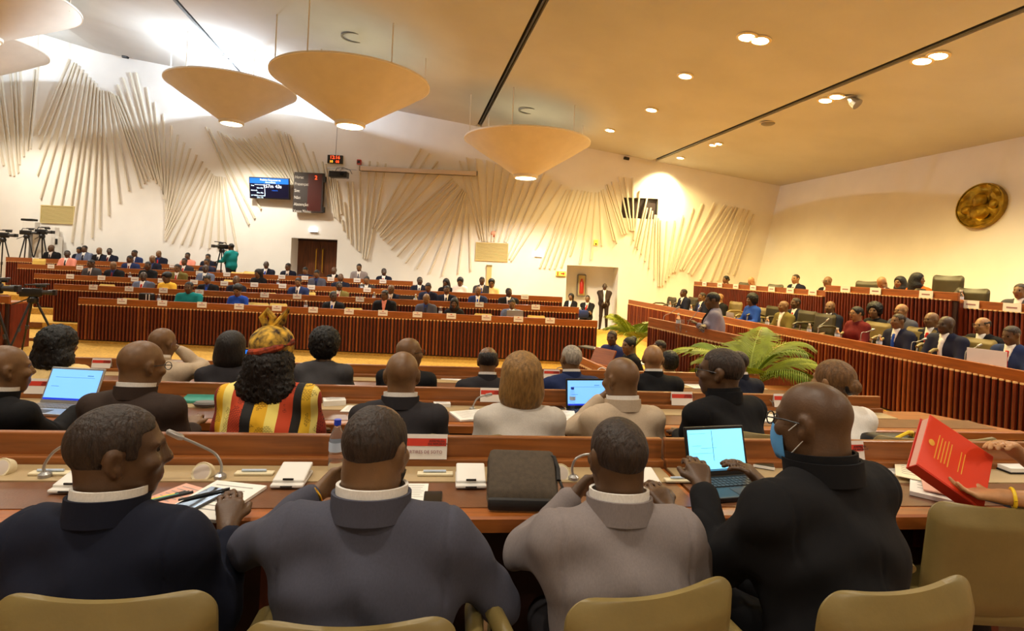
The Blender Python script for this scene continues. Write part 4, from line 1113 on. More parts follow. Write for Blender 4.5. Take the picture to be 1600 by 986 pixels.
# ================================================================ palms
def palm(p, label, n, L, seed, h0=.25):
    r = random.Random(seed)
    t = tag(empty('potted_palm', p), label, 'plant', 'potted palms')
    m = MB(); m.lathe([(.14, 0), (.19, .3), (.21, .3), (.21, .34), (.18, .34), (.17, .30)], 20); m.build('pot', 'pot', t, smooth=True)
    m = MB(); m.lathe([(.17, .31), (.0001, .32)], 20); m.build('soil', 'soil', t)
    for i in range(5):
        a = i*1.3; m = MB(); m.tube([(.05*math.cos(a), .05*math.sin(a), .3), (.035*math.cos(a), .035*math.sin(a), .3+h0*.6), (.03*math.cos(a), .03*math.sin(a), .32+h0)], .014, 7); m.build('cane', 'stem', t)
    for i in range(n):
        a = 2*math.pi*i/n+r.uniform(-.3, .3); el = r.uniform(.75, 1.35); ln = L*r.uniform(.8, 1.15); droop = r.uniform(.9, 1.7)
        pts = []; q = Vector((.03*math.cos(a), .03*math.sin(a), .3+h0)); e = el; K = 16
        for k in range(K+1):
            pts.append(q.copy()); d = Vector((math.cos(a)*math.cos(e), math.sin(a)*math.cos(e), math.sin(e))); q = q+d*(ln/K); e -= droop/K*(.4+1.3*k/K)
        m = MB(); m.tube(pts, [.011*(1-.8*k/K)+.002 for k in range(K+1)], 5)
        side = Vector((-math.sin(a), math.cos(a), 0))
        for k in range(4, K+1):
            for f_ in (0, .5):
                if k == K and f_: continue
                b = pts[k] if f_ == 0 else (pts[k]+pts[min(K, k+1)])/2
                tg = (pts[min(K, k+1)]-pts[k-1]).normalized(); u = (k+f_)/K
                ll = ln*(.34*math.sin(math.pi*min(1, .18+.75*u))+.06)
                for s in (-1, 1):
                    dv = (side*s*.8+tg*.75+Vector((0, 0, .12-.45*u))).normalized(); tip = b+dv*ll+Vector((0, 0, -.25*ll*r.uniform(.4, 1.2))); mid = b+dv*ll*.5
                    w = tg*.010+Vector((0, 0, .004))
                    m.add([b-w*.5, mid-w, tip, mid+w, b+w*.5], [(0, 1, 3, 4), (1, 2, 3)])
        m.build('frond', 'frond' if r.random() < .7 else 'frond_dark', t)
    return t
pp = P(1166, 600, 6.6); palm((pp.x, pp.y, FLOOR), 'large potted palm with arching fronds before the presidium bench', 17, .95, 3, .45)
pp = P(990, 548, 11.0); palm((pp.x, pp.y, FLOOR), 'smaller potted palm behind the clerks, left of the rostrum', 17, .9, 9, .35)

# ================================================================ television cameras
def tvcam(p, yaw, zc, label, sc=1.0, spread=.42):
    t = tag(empty('television_camera', p, yaw), label, 'camera', 'television cameras on tripods')
    H = zc-p[2]
    for k in range(3):
        a = math.pi/2+2*math.pi*k/3
        m = MB(); m.tube([(.05*math.cos(a), .05*math.sin(a), H-.18*sc), (spread*math.cos(a), spread*math.sin(a), .0)], [.022, .016], 7); lg = m.build('leg', 'black_plastic', t)
        m = MB(); m.tube([(spread*.5*math.cos(a), spread*.5*math.sin(a), H*.46), (spread*.55*math.cos(a), spread*.55*math.sin(a), H*.40)], .03, 7); m.build('leg_clamp', 'dark_grey', lg)
    m = MB(); m.lathe([(.06, H-.24*sc), (.09, H-.2*sc), (.09, H-.12*sc), (.06, H-.08*sc)], 14); m.build('tripod_head', 'black_plastic', t)
    m = MB(); m.tube([(-.05, -.05, H-.12*sc), (-.2*sc, -.42*sc, H-.28*sc)], .012, 6); m.build('pan_handle', 'dark_grey', t)
    m = MB(); m.bbox(-.075*sc, .075*sc, -.24*sc, .16*sc, H-.08*sc, H+.11*sc, .02); m.build('camera_body', 'black_plastic', t, smooth=True)
    m = MB(); m.tube([(0, .15*sc, H+.02*sc), (0, .24*sc, H+.02*sc), (0, .36*sc, H+.02*sc)], [.05*sc, .055*sc, .065*sc], 16); ln = m.build('lens', 'dark_grey', t, smooth=True)
    m = MB(); m.box(-.075*sc, .075*sc, .36*sc, .42*sc, H-.04*sc, H+.08*sc); m.build('lens_hood', 'black_plastic', ln)
    m = MB(); m.tube([(0, -.18*sc, H+.11*sc), (0, -.15*sc, H+.19*sc), (0, .12*sc, H+.19*sc), (0, .14*sc, H+.11*sc)], .014, 7); m.build('carry_handle', 'black_plastic', t)
    m = MB(); m.tube([(-.1*sc, .02*sc, H+.16*sc), (-.1*sc, .2*sc, H+.16*sc)], [.03*sc, .038*sc], 10); m.build('viewfinder', 'black_plastic', t)
    m = MB(); m.tube([(.06*sc, .0, H+.2*sc), (.06*sc, .3*sc, H+.21*sc)], .018*sc, 8); m.build('microphone', 'dark_grey', t)
    return t
def on(px, py, Y): return P(px, py, Y)
q = on(52, 458, 10.6); tvcam((q.x, q.y, FLOOR), -1.1, q.z, 'television camera on a tripod on the carpeted steps at the left', .85, .5)
q = on(-14, 452, 9.0); tvcam((q.x, q.y, FLOOR), -1.2, q.z, 'large television camera cut by the left edge beside the tripod', .9, .4)
q = on(-2, 514, 8.6); tvcam((q.x-.25, q.y, FLOOR), -2.0, q.z, 'low dark camera kit at the left edge above the front delegates', .9, .35)
q = on(42, 364, 18.9); tvcam((q.x, q.y, FARZ[4]-.96), -1.2, q.z, 'television camera behind the far back bench, between two others', .8, .42)
q = on(66, 363, 19.1); tvcam((q.x, q.y, FARZ[4]-.96), -1.5, q.z, 'television camera behind the far back bench, nearest the white cabinet', .9, .42)
q = on(5, 368, 18.7); tvcam((q.x, q.y, FARZ[4]-.96), -1.3, q.z, 'television camera behind the far back bench at the left edge', .95, .42)
q = on(347, 386, 18.2); tvcam((q.x, q.y, FARZ[3]-.8), 2.6, q.z, 'television camera beside the standing cameraman in teal', .8, .35)
# pale equipment behind the cameras
q = P(49, 356, 19.6); t = tag(empty('equipment_box', (q.x, q.y, FARZ[4]-.96)), 'pale grey equipment box on a stand behind the cameras', 'box'); hz = q.z-t.location.z
m = MB(); m.bbox(-.22, .22, -.12, .12, hz-.2, hz+.22, .02); m.build('box_case', 'white_plastic', t); m = MB(); m.tube([(0, 0, 0), (0, 0, hz-.2)], .05, 8); m.build('stand', 'mid_grey', t); m = MB(); m.bbox(-.28, .15, -.14, .1, hz+.24, hz+.32, .02); m.build('top_unit', 'black_plastic', t)
q = P(86, 372, 19.7); t = tag(empty('equipment_cabinet', (q.x, q.y, FARZ[4]-.96)), 'tall narrow white cabinet beside the far cameras', 'cabinet'); hz = P(86, 355, 19.7).z-t.location.z
m = MB(); m.bbox(-.07, .07, -.1, .1, 0, hz, .01); m.build('column', 'white_plastic', t); m = MB(); m.bbox(.08, .2, -.1, .1, 0, hz-.35, .01); m.build('side_box', 'white_plastic', t); m = MB(); m.box(.1, .18, -.11, -.1, hz-.62, hz-.42); m.build('dark_panel', 'black_plastic', t)

# ================================================================ small desk things
def namecard(p, yaw, label, group, w=.21, h=.10, lean=.18, red=False, name=None):
    t = tag(empty('name_card', p, yaw), label, 'name card', group)
    m = MB(); a = math.sin(lean)*h; m.quad((-w/2, 0, 0), (w/2, 0, 0), (w/2, a, h), (-w/2, a, h)); m.quad((-w/2, 2*a, 0), (w/2, 2*a, 0), (w/2, a, h), (-w/2, a, h)); m.build('card_sheet', 'card', t)
    if red:
        ca = math.sin(lean)
        m = MB(); m.quad((-w/2+.004, .22*a*1-.002+.33*a, h*.53), (w/2-.004, .22*a-.002+.33*a, h*.53), (w/2-.004, .85*a-.002, h*.83), (-w/2+.004, .85*a-.002, h*.83)); m.build('red_band', 'red_band', t)
        rot = (math.pi/2-lean, 0, 0)
        text('card_text', 'ASSEMBLEIA', .013, 'ink', t, (.02, .74*a-.004, h*.70), rot); text('card_text', 'DA REPÚBLICA', .013, 'ink', t, (.015, .6*a-.004, h*.575), rot)
        if name: text('card_text', name, .019, 'ink_soft', t, (w/2-.02, .25*a-.003, h*.24), rot, 'RIGHT')
    else:
        m = MB(); m.quad((-w*.3, .45*a-.003, h*.40), (w*.3, .45*a-.003, h*.40), (w*.3, .62*a-.003, h*.58), (-w*.3, .62*a-.003, h*.58)); m.build('card_print', 'ink_soft', t)
    return t
def sheet(p, yaw, w, d, th, label, mm='paper', group=None, lines=True, name='paper_sheet', tiltx=0, cat='papers'):
    t = tag(empty(name, p, yaw), label, cat, group); t.rotation_euler[0] = tiltx
    m = MB(); m.box(-w/2, w/2, -d/2, d/2, .001, th); m.build('sheet_block', mm, t)
    if lines:
        m = MB()
        for i in range(7):
            y = d*.36-i*d*.11; m.quad((-w*.38, y, th+.0006), (w*.34-(i % 3)*.06*w, y, th+.0006), (w*.34-(i % 3)*.06*w, y+d*.02, th+.0006), (-w*.38, y+d*.02, th+.0006))
        m.build('print_lines', 'paper_line', t)
    return t
def laptop(p, yaw, label, w=.34, d=.23, open_=1.85, scr='laptop_screen', case='black_plastic', doc=0):
    """hinge line at p, screen seen from -y."""
    t = tag(empty('laptop', p, yaw), label, 'laptop')
    m = MB(); m.bbox(-w/2, w/2, -d, 0, .002, .02, .004); b = m.build('base', case if case != 'silver' else 'grey_metal', t)
    m = MB()
    for r in range(4):
        for c in range(13): m.box(-w/2+.02+c*(w-.04)/13+.002, -w/2+.02+(c+1)*(w-.04)/13-.002, -.03-r*.022-.018, -.03-r*.022, .02, .0235)
    k = m.build('keyboard', 'mid_grey' if case == 'silver' else 'dark_grey', b); k['kind'] = 'stuff'
    m = MB(); m.box(-.05, .05, -d+.02, -d+.085, .0195, .021); m.build('touchpad', 'dark_grey', b)
    M = Matrix.Translation((0, 0, .018)) @ Matrix.Rotation(-(open_-math.pi/2), 4, 'X')
    m = MB(); m.bbox(-w/2, w/2, 0, .012, 0, d*.98, .004); m.xf(M); lid = m.build('lid', case if case != 'silver' else 'grey_metal', t)
    m = MB(); m.box(-w/2+.012, w/2-.012, -.0015, 0, .022, d*.98-.014); m.xf(M); m.build('screen', scr, lid)
    m = MB()
    if doc == 0:
        m.box(-w/2+.03, -w/2+.075, -.0025, -.0015, d*.6, d*.604); m.box(-.08, .0, -.0025, -.0015, d*.55, d*.554); m.box(-w/2+.012, w/2-.012, -.0025, -.0015, .022, .03); m.box(-.02, -.018, -.0025, -.0015, d*.3, d*.9); m.box(-w/2+.03, -.02, -.0025, -.0015, d*.45, d*.453); m.box(-w/2+.02, -.05, -.0025, -.0015, d*.84, d*.843)
        m.xf(M); m.build('screen_marks', 'screen_mark', lid)
        m = MB(); m.box(-w/2+.012, -w/2+.05, -.003, -.0015, .03, .085); m.xf(M); m.build('screen_icon', 'screen_deep', lid)
    else:
        m.box(-w/2+.05, w/2-.05, -.0025, -.0015, d*.7, d*.707); m.box(-w/2+.04, -w/2+.09, -.0025, -.0015, d*.45, d*.46); m.box(w/2-.1, w/2-.06, -.0025, -.0015, d*.75, d*.77); m.xf(M); m.build('screen_marks', 'screen_mark', lid)
        m = MB(); m.box(-w/2+.012, w/2-.012, -.0025, -.0015, .022, .034); m.xf(M); m.build('taskbar', 'screen_deep', lid)
    return t
def bottle(p, label, h=.23, group=None, cap='cap_blue', r=.032):
    t = tag(empty('water_bottle', p), label, 'bottle', group)
    k = h/.23; prof = [(r*.92, 0), (r, .008), (r, .05*k), (r*.92, .055*k), (r, .06*k), (r, .085*k), (r*.92, .09*k), (r, .095*k), (r, .14*k), (r*.95, .155*k), (r*.6, .185*k), (r*.42, .198*k), (r*.42, .205*k)]
    m = MB(); m.lathe(prof, 18); m.build('bottle_body', 'water', t, smooth=True)
    m = MB(); m.lathe([(r*1.02, .1*k), (r*1.02, .137*k)], 18); m.f = [f for f in m.f if len(f) == 4]; m.build('bottle_label', 'label_film', t, smooth=True)
    m = MB(); m.lathe([(r*.46, .203*k), (r*.46, .225*k), (.0001, .226*k)], 14); m.build('cap', cap, t)
    return t
def gooseneck(base, pts, label, group=None, head=.013):
    t = tag(empty('gooseneck_microphone', base), label, 'microphone', group)
    m = MB(); m.lathe([(.022, 0), (.022, .012), (.012, .02)], 14); m.build('mic_base', 'grey_metal', t)
    q = [Vector((0, 0, .01))]+[Vector(p)-Vector(base) for p in pts]
    # smooth the path
    path = []
    for i in range(len(q)-1):
        p0, p1, p2, p3 = q[max(0, i-1)], q[i], q[i+1], q[min(len(q)-1, i+2)]
        for s_ in np.linspace(0, 1, 7)[:-1]:
            path.append(.5*((2*p1)+(-p0+p2)*s_+(2*p0-5*p1+4*p2-p3)*s_*s_+(-p0+3*p1-3*p2+p3)*s_**3))
    path.append(q[-1]); m = MB(); m.tube(path, .0055, 8); m.build('neck', 'grey_metal', t, smooth=True)
    d = (q[-1]-q[-2]).normalized(); m = MB(); m.tube([q[-1]-d*.012, q[-1], q[-1]+d*.05, q[-1]+d*.056], [.008, head, head*.85, .004], 12); m.build('mic_head', 'grey_metal', t, smooth=True)
    return t
def loudspeaker(p, label, r=.04):
    t = tag(empty('desk_loudspeaker', p), label, 'loudspeaker', 'round desk loudspeakers'); t.rotation_euler = (math.radians(62), 0, NA)
    m = MB(); m.lathe([(r, -.03), (r, .0), (r*.94, .006), (r*.88, .004)], 26); m.build('housing', 'ivory', t, smooth=True)
    m = MB(); m.lathe([(r*.88, .003), (r*.5, .006), (.0001, .007)], 26); m.build('speaker_cloth', 'screen_fabric', t, smooth=True)
def console(p, yaw, label):
    t = tag(empty('voting_console', p, yaw), label, 'console', 'white voting consoles')
    m = MB(); m.bbox(-.062, .062, -.085, .075, 0, .014, .006); m.build('lower_plate', 'white_plastic', t)
    m = MB(); m.bbox(-.06, .06, -.06, .08, 0, .016, .006); o = m.build('upper_plate', 'white_plastic', t, (0, 0, .018)); o.rotation_euler = (math.radians(10), 0, 0)
    m = MB(); m.box(-.022, .022, -.0885, -.084, .005, .010); m.box(-.02, .02, -.0635, -.058, .024, .03); m.build('card_slot', 'black_plastic', t)
def penset(p, yaw, label):
    t = tag(empty('pen_tray', p, yaw), label, 'pen tray', 'pen trays'); m = MB(); m.bbox(-.075, .075, -.018, .018, 0, .01, .003); m.build('tray', 'ivory', t); m = MB(); m.tube([(-.05, 0, .016), (.045, .002, .016)], .005, 8); m.build('pen', 'label_film', t); m = MB(); m.box(-.03, .03, .004, .014, .01, .016); m.build('clip', 'mid_grey', t)

Z1, Z2, Z3 = .7555, .6105, .4655
# nearest desk row
def P2(px, py, Y): return P(px, py, Y)
b1 = D(70, 745, Z1); gooseneck(b1, [P(69, 728, b1.y), P(82, 708, b1.y), P(100, 696, b1.y-.02), P(118, 687, b1.y-.04)], 'grey gooseneck microphone left of the man in navy', 'near desk microphones')
b2 = D(344, 747, Z1); gooseneck(b2, [P(346, 727, b2.y), P(336, 709, b2.y), P(310, 695, b2.y-.02), P(282, 683, b2.y-.04)], 'grey gooseneck microphone right of the man in navy', 'near desk microphones')
b3 = D(896, 749, Z1); gooseneck(b3, [P(894, 732, b3.y), P(899, 718, b3.y), P(912, 711, b3.y), P(926, 710, b3.y-.03)], 'grey gooseneck microphone beside the dark laptop bag', 'near desk microphones')
for (x, y, lb) in ((0, 740, 'round desk loudspeaker cut by the left edge'), (315, 746, 'round desk loudspeaker beside the second microphone'), (876, 747, 'round desk loudspeaker half hidden behind the dark bag')):
    q = D(x, y, Z1); loudspeaker((q.x, q.y, q.z+.02), lb)
for (x, y, lb) in ((126, 757, 'white voting console half hidden by the man in navy'), (457, 750, 'white voting console left of the water bottle'), (735, 751, 'white voting console touching the dark laptop bag'), (1006, 757, 'white voting console behind the head of the man in grey')):
    q = D(x, y, Z1); console((q.x, q.y, q.z), NA, lb)
for (x, y, lb) in ((80, 741, 'pen tray left of the man in navy'), (398, 741, 'pen tray between microphone and white console'), (680, 742, 'pen tray behind the black phone'), (1065, 752, 'pale pen tray left of the open laptop')):
    q = D(x, y, Z1); penset((q.x, q.y, q.z), NA, lb)
q = N(NS(662, -.014, .786), -.014, .786); namecard((q.x, q.y, .786), NA, 'name card with red band beside the head of the bearded man', 'red banded name cards', w=.20, h=.105, red=True, name='MARTIRES DE SOTO')
q = N(NS(1330, -.03, .786), -.03, .786); namecard((q.x, q.y, .786), NA+.1, 'red and white name card behind the man with the mask', 'red banded name cards', w=.16, h=.10, red=True)
q = D(524, 742, Z1); bottle(q, 'clear water bottle with blue cap beside the bearded man', .235, 'water bottles', r=.031)
q = D(676, 783, .752); t = tag(empty('mobile_phone', q, NA), 'black phone lying on the nearest desk before the pen tray', 'phone'); m = MB(); m.bbox(-.035, .035, -.072, .072, 0, .009, .004); m.build('phone_body', 'black_plastic', t); m = MB(); m.box(-.032, .032, -.068, .068, .009, .0096); m.build('phone_screen', 'black_glass', t)
# papers with phone before the man in navy
q = D(338, 784, .752); sheet(q, NA-.25, .21, .29, .012, 'white bound booklet with printed border under a blue phone', 'paper', name='booklet', cat='booklet')
q = D(318, 780, .765); t = tag(empty('mobile_phone', q, NA-.35), 'blue grey phone with a pen lying on the booklet', 'phone'); m = MB(); m.bbox(-.045, .045, -.085, .085, 0, .009, .004); m.build('phone_body', 'dark_grey', t); m = MB(); m.box(-.04, .04, -.08, .08, .009, .0096); m.build('phone_screen', 'greyblue_glass' if 'greyblue_glass' in MATS else 'black_glass', t); m = MB(); m.tube([(-.05, -.06, .014), (.04, .08, .014)], .004, 6); m.build('pen', 'black_plastic', t)
q = D(270, 778, .752); sheet(q, NA-.5, .13, .2, .006, 'pink and yellow leaflet beside the booklet', 'paper_pink', name='leaflet', cat='leaflet')
for i, (dx, c) in enumerate(((-.02, 'bracelet'), (0, 'teal'), (.02, 'black_plastic'))):
    q2 = D(258+i*6, 776, .762); t = tag(empty('pen', (q2.x, q2.y, .762), NA-.9), ['yellow', 'teal', 'black'][i]+' marker pen lying on the pink leaflet', 'pen', 'marker pens'); m = MB(); m.tube([(0, -.06, 0), (0, .03, 0)], .0055, 8); m.build('barrel', c, t); m = MB(); m.tube([(0, .03, 0), (0, .065, 0)], .006, 8); m.build('pen_cap', 'black_plastic', t)
# slip of paper beside the bearded man's cheek
q = D(648, 770, .752); sheet(q, NA, .10, .16, .004, 'narrow white paper beside the bearded man', 'paper', name='paper_slip')
# laptop bag
q = D(815, 788, .752); t = tag(empty('laptop_bag', q, NA-.06), 'dark brown fabric laptop bag lying on the nearest desk', 'bag'); 
m = MB(); m.bbox(-.135, .135, -.07, .10, .0, .055, .022)
m.v = [(x*(1.0 if z < .03 else .98), y+(.02 if z > .03 else 0), z+ (y+.07)*.72) for x, y, z in m.v]; m.build('bag_body', 'bag_fabric', t, smooth=True)
m = MB(); m.bbox(-.13, .13, -.078, -.05, .004, .05, .012); m.build('zip_side', 'bag_trim', t, smooth=True)
m = MB(); m.bbox(-.12, .115, -.055, .105, 0, .006, .003); o = m.build('flap_panel', 'bag_fabric', t, (0, .018, .072)); o.rotation_euler = (math.atan(.72), 0, 0)
for x in (.035, .065): m = MB(); m.bbox(-.006, .006, -.06, .11, .004, .010, .002); o = m.build('strap', 'bag_trim', t, (x, .018, .074)); o.rotation_euler = (math.atan(.72), 0, 0)
m = MB(); m.tube([(.1, .105, .15), (.128, .09, .15), (.14, .05, .12), (.138, .01, .09)], .008, 8); m.build('carry_handle', 'bag_trim', t)
m = MB(); m.tube([(.13, -.05, .05), (.155, .02, .06), (.15, .08, .07)], .006, 6); m.build('side_strap', 'bag_trim', t)
# laptop of the man with the mask
q = D(1124, 750, .752); laptop((q.x, q.y, .752), NA+.16, 'open black laptop with bright cyan screen before the man with the mask', .305, .215, 1.83)
q = D(1187, 728, Z1); t = tag(empty('notebook', q, NA-.5), 'small olive notebook with a phone edge behind the laptop', 'notebook'); m = MB(); m.bbox(-.06, .06, -.04, .04, 0, .02, .004); m.build('cover', 'leather_dark', t); m = MB(); m.box(-.058, .062, -.043, -.038, .004, .016); m.build('pages', 'paper', t)
# papers at the right
q = D(1470, 765, .752); sheet(q, NA-.75, .22, .36, .018, 'thick open report lying on the right of the nearest desk', 'paper', name='report', cat='booklet')
q = D(1440, 742, .772); sheet((q.x+.02, q.y+.03, .772), NA-.7, .2, .28, .004, 'loose cream sheet on the thick open report', 'paper_cream')
q = D(1400, 732, .752); sheet(q, NA-.6, .18, .22, .004, 'white sheet beyond the thick report', 'paper', lines=True)
q = D(1585, 735, .752); t = tag(empty('book', q, NA), 'black and white bound volume at the right edge of the nearest desk', 'book'); m = MB(); m.bbox(-.09, .12, -.06, .06, 0, .012, .003); m.build('cover', 'black_plastic', t); m = MB(); m.box(-.085, .12, -.058, .055, .012, .03); m.build('pages', 'paper', t)

# middle desk row
q = D(104, 634, Z2); laptop((q.x, q.y, .606), NA-.12, 'open silver laptop with pale blue screen on the middle row', .36, .24, 1.95, 'laptop_screen_left', 'silver', 1)
q = D(917, 641, Z2); laptop((q.x, q.y, .606), NA+.1, 'open laptop with blue slide beside the man in beige', .32, .22, 1.75, 'laptop_screen_left', 'black_plastic', 1)
q = D(327, 625, Z2); t = tag(empty('notebook', q, NA), 'teal ribbed notebook folder beside the man in brown', 'notebook'); m = MB(); m.bbox(-.15, .15, -.1, .12, 0, .02, .005); m.v = [(x, y, z+max(0, y)*.35) for x, y, z in m.v]; m.build('cover', 'teal', t)
for i in range(9): m = MB(); m.tube([(-.13+i*.032, .0, .022), (-.13+i*.032, .11, .06)], .003, 5); m.build('rib', 'teal', t)
q = D(322, 635, Z2); t = tag(empty('glasses_case', q, NA), 'grey oval glasses case before the teal folder', 'case'); m = MB(); m.lathe([(.0001, 0), (.05, .003), (.062, .018), (.05, .034), (.0001, .038)], 20); m.v = [(x*1.35, y*.7, z) for x, y, z in m.v]; m.build('case_shell', 'mid_grey', t, smooth=True); m = MB(); m.lathe([(.063, .017), (.063, .021)], 20); m.v = [(x*1.36, y*.71, z) for x, y, z in m.v]; m.build('seam', 'dark_grey', t)
for (x, y, w, d, th, yw, lb, mm) in ((522, 632, .15, .11, .04, .3, 'white closed notepad stack right of the patterned dress', 'paper'), (556, 640, .17, .16, .006, -.1, 'white sheet left of the bald man in dark suit on the middle row', 'paper'),
        (690, 634, .12, .12, .03, .1, 'small white pad right of the bald man on the middle row', 'paper'), (737, 650, .25, .22, .012, .35, 'white papers left of the woman with the brown bob', 'paper'),
        (872, 655, .24, .26, .03, -.15, 'stack of printed pages with a phone right of the woman with the bob', 'paper'), (1112, 650, .22, .2, .01, .1, 'white papers beside the man with glasses on the middle row', 'paper'), (1208, 655, .2, .22, .01, -.2, 'white papers right of the man with glasses on the middle row', 'paper'), (358, 640, .1, .1, .006, .5, 'small white sheet beside the patterned sleeve', 'paper'), (120, 640, .2, .16, .004, 0, 'white sheet under the silver laptop edge', 'paper')):
    q = D(x, y, .606); sheet(q, NA+yw, w, d, th, lb, mm)
q = D(862, 638, .64); t = tag(empty('mobile_phone', q, NA+.1), 'dark phone resting on the stack of pages', 'phone'); m = MB(); m.bbox(-.09, .09, -.04, .04, 0, .01, .004); m.build('phone_body', 'dark_grey', t); m = MB(); m.box(-.085, .085, -.036, .036, .01, .0105); m.build('phone_screen', 'black_glass', t)
q = D(893, 640, Z2); bottle(q, 'small water bottle left of the laptop with the blue slide', .17, 'water bottles', r=.026)
q = D(60, 620, .64); 
for (x, lb) in ((58, 'red banded name card behind the silver laptop'), (768, 'red banded name card beside the woman with the brown bob'), (1066, 'red banded name card left of the man with glasses on the middle row'), (1226, 'name card half hidden left of the bald head with glasses')):
    q = N(NS(x, 1.586, .64), 1.586, .64); namecard((q.x, q.y, .64), NA, lb, 'red banded name cards', w=.17, h=.10, red=True, lean=.2)
b4 = D(738, 640, Z2); gooseneck(b4, [P(742, 628, b4.y), P(748, 621, b4.y), P(760, 618, b4.y-.05)], 'low grey microphone left of the brown bob')
b5 = D(1207, 640, Z2); gooseneck(b5, [P(1207, 630, b5.y), P(1200, 624, b5.y), P(1190, 628, b5.y)], 'curved grey microphone right of the man with glasses')
# furthest near row
for (x, lb) in ((5, 'red banded name card at the left edge of the third row'), (42, 'red banded name card left of the woman in cream'), (157, 'red banded name card right of the woman in cream'), (272, 'red banded name card beside the hand of the man in beige'), (862, 'red banded name card between two men of the third row')):
    q = N(NS(x, 3.186, .495), 3.186, .495); namecard((q.x, q.y, .495), NA, lb, 'red banded name cards', w=.17, h=.09, red=True, lean=.2)
q = D(392, 577, Z3); laptop((q.x, q.y, .461), NA, 'small open laptop with vivid blue screen behind the dark bob', .32, .2, 1.75, 'screen_blue', 'black_plastic', 1)
for (x, y, w, d, th, yw, lb) in ((565, 586, .26, .18, .03, .2, 'stack of white papers right of the afro'), (684, 580, .13, .16, .03, .2, 'white pad right of the man looking aside on the third row'), (706, 592, .2, .16, .008, -.2, 'white sheet before the pad on the third row'), (842, 592, .22, .2, .02, .1, 'white papers left of the grey haired man'), (162, 572, .2, .12, .01, 0, 'white sheet right of the woman in cream'), (948, 592, .14, .1, .03, .3, 'white bundle right of the grey haired man'), (1090, 604, .22, .2, .008, .2, 'white sheet right of the bald man of the third row'), (1080, 590, .2, .12, .008, 0, 'white folded paper before the right end of the third row'), (402, 590, .1, .1, .006, .2, 'white slip under the small laptop')):
    q = D(x, y, .461); sheet(q, NA+yw, w, d, th, lb)
q = D(940, 588, Z3+.05); t = tag(empty('headphones', q, NA), 'white headphone band standing on the third row', 'headphones'); m = MB(); m.tube([(.06*math.cos(a_), 0, .02+.07*math.sin(a_)) for a_ in np.linspace(-.3, math.pi+.3, 15)], .006, 8); m.build('band', 'white_plastic', t)
for s in (-1, 1): m = MB(); m.bbox(-.012+s*.058, .012+s*.058, -.025, .025, -.04, .02, .008); m.build('ear_cup', 'white_plastic', t)
b6 = D(866, 590, Z3); gooseneck(b6, [P(868, 580, b6.y), P(872, 575, b6.y), P(882, 574, b6.y)], 'thin dark microphone before the grey haired man')
# ---------------------------------------------------------------- clerks' table in the well
c0 = D(898, 556, .22); c1 = D(1006, 604, .22)
bench('clerk_table', 'slatted wooden table in the well where the clerks sit', (c0.x, c0.y), (c1.x, c1.y), .24, FLOOR, None, single=True, fascia=.12, depth=.95, cat='table')
for (x, y, w, d, th, lb, mm) in ((925, 545, .5, .25, .03, 'dark open file on the clerks table', 'dark_grey'), (946, 549, .4, .2, .05, 'white file on the clerks table beside the tie', 'paper'), (985, 563, .35, .2, .03, 'white papers before the clerk with the bun', 'paper'), (960, 565, .3, .16, .04, 'black bound file on the near edge of the clerks table', 'dark_grey'), (1010, 570, .3, .2, .02, 'white sheet at the near end of the clerks table', 'paper')):
    q = D(x, y, .115); sheet(q, -.8, w, d, th, lb, mm, lines=False, name='file_folder')
cd_ = (c1-c0).normalized(); q = c0+cd_*.3+Vector((-cd_.y, cd_.x, 0))*.3; q.z = .115; t = tag(empty('reading_stand', q, -.9), 'small slanted wooden reading stand at the far end of the clerks table', 'stand'); m = MB(); m.bbox(-.22, .22, 0, .03, 0, .3, .006); o = m.build('stand_board', 'wood_rail', t); o.rotation_euler = (-.5, 0, 0); m = MB(); m.box(-.22, .22, -.05, 0, 0, .03); m.build('stand_ledge', 'wood_rail', t)
# things on the rostrum and presidium
rz = .85-.13
for (x, y, xe, ye, lb) in ((1036, 498, 1060, 482, 'long white microphone at the left of the rostrum'), (1074, 507, 1094, 483, 'long white microphone before the standing speaker')):
    b = P(x, y, D(x, y+6, .80).y); gooseneck((b.x, b.y, .74), [P(x+2, y-4, b.y), P((x+xe)/2, (y+ye)/2-1, b.y), P(xe-2, ye, b.y)], lb, 'rostrum microphones', head=.02)
q = P(1060, 495, 8.8); bottle((q.x, q.y, .72), 'water bottle on the rostrum left of the speaker', .3, 'water bottles', 'white_plastic', .036)
q = P(1066, 497, 8.7); t = tag(empty('drinking_glass', (q.x, q.y, .72)), 'drinking glass on the rostrum beside the bottle', 'glass'); m = MB(); m.lathe([(.03, 0), (.035, .0), (.042, .2), (.039, .2), (.03, .02)], 16); m.build('glass_body', 'water', t, smooth=True); m = MB(); m.lathe([(.032, 0), (.0001, .012)], 16); m.build('glass_base', 'water', t)
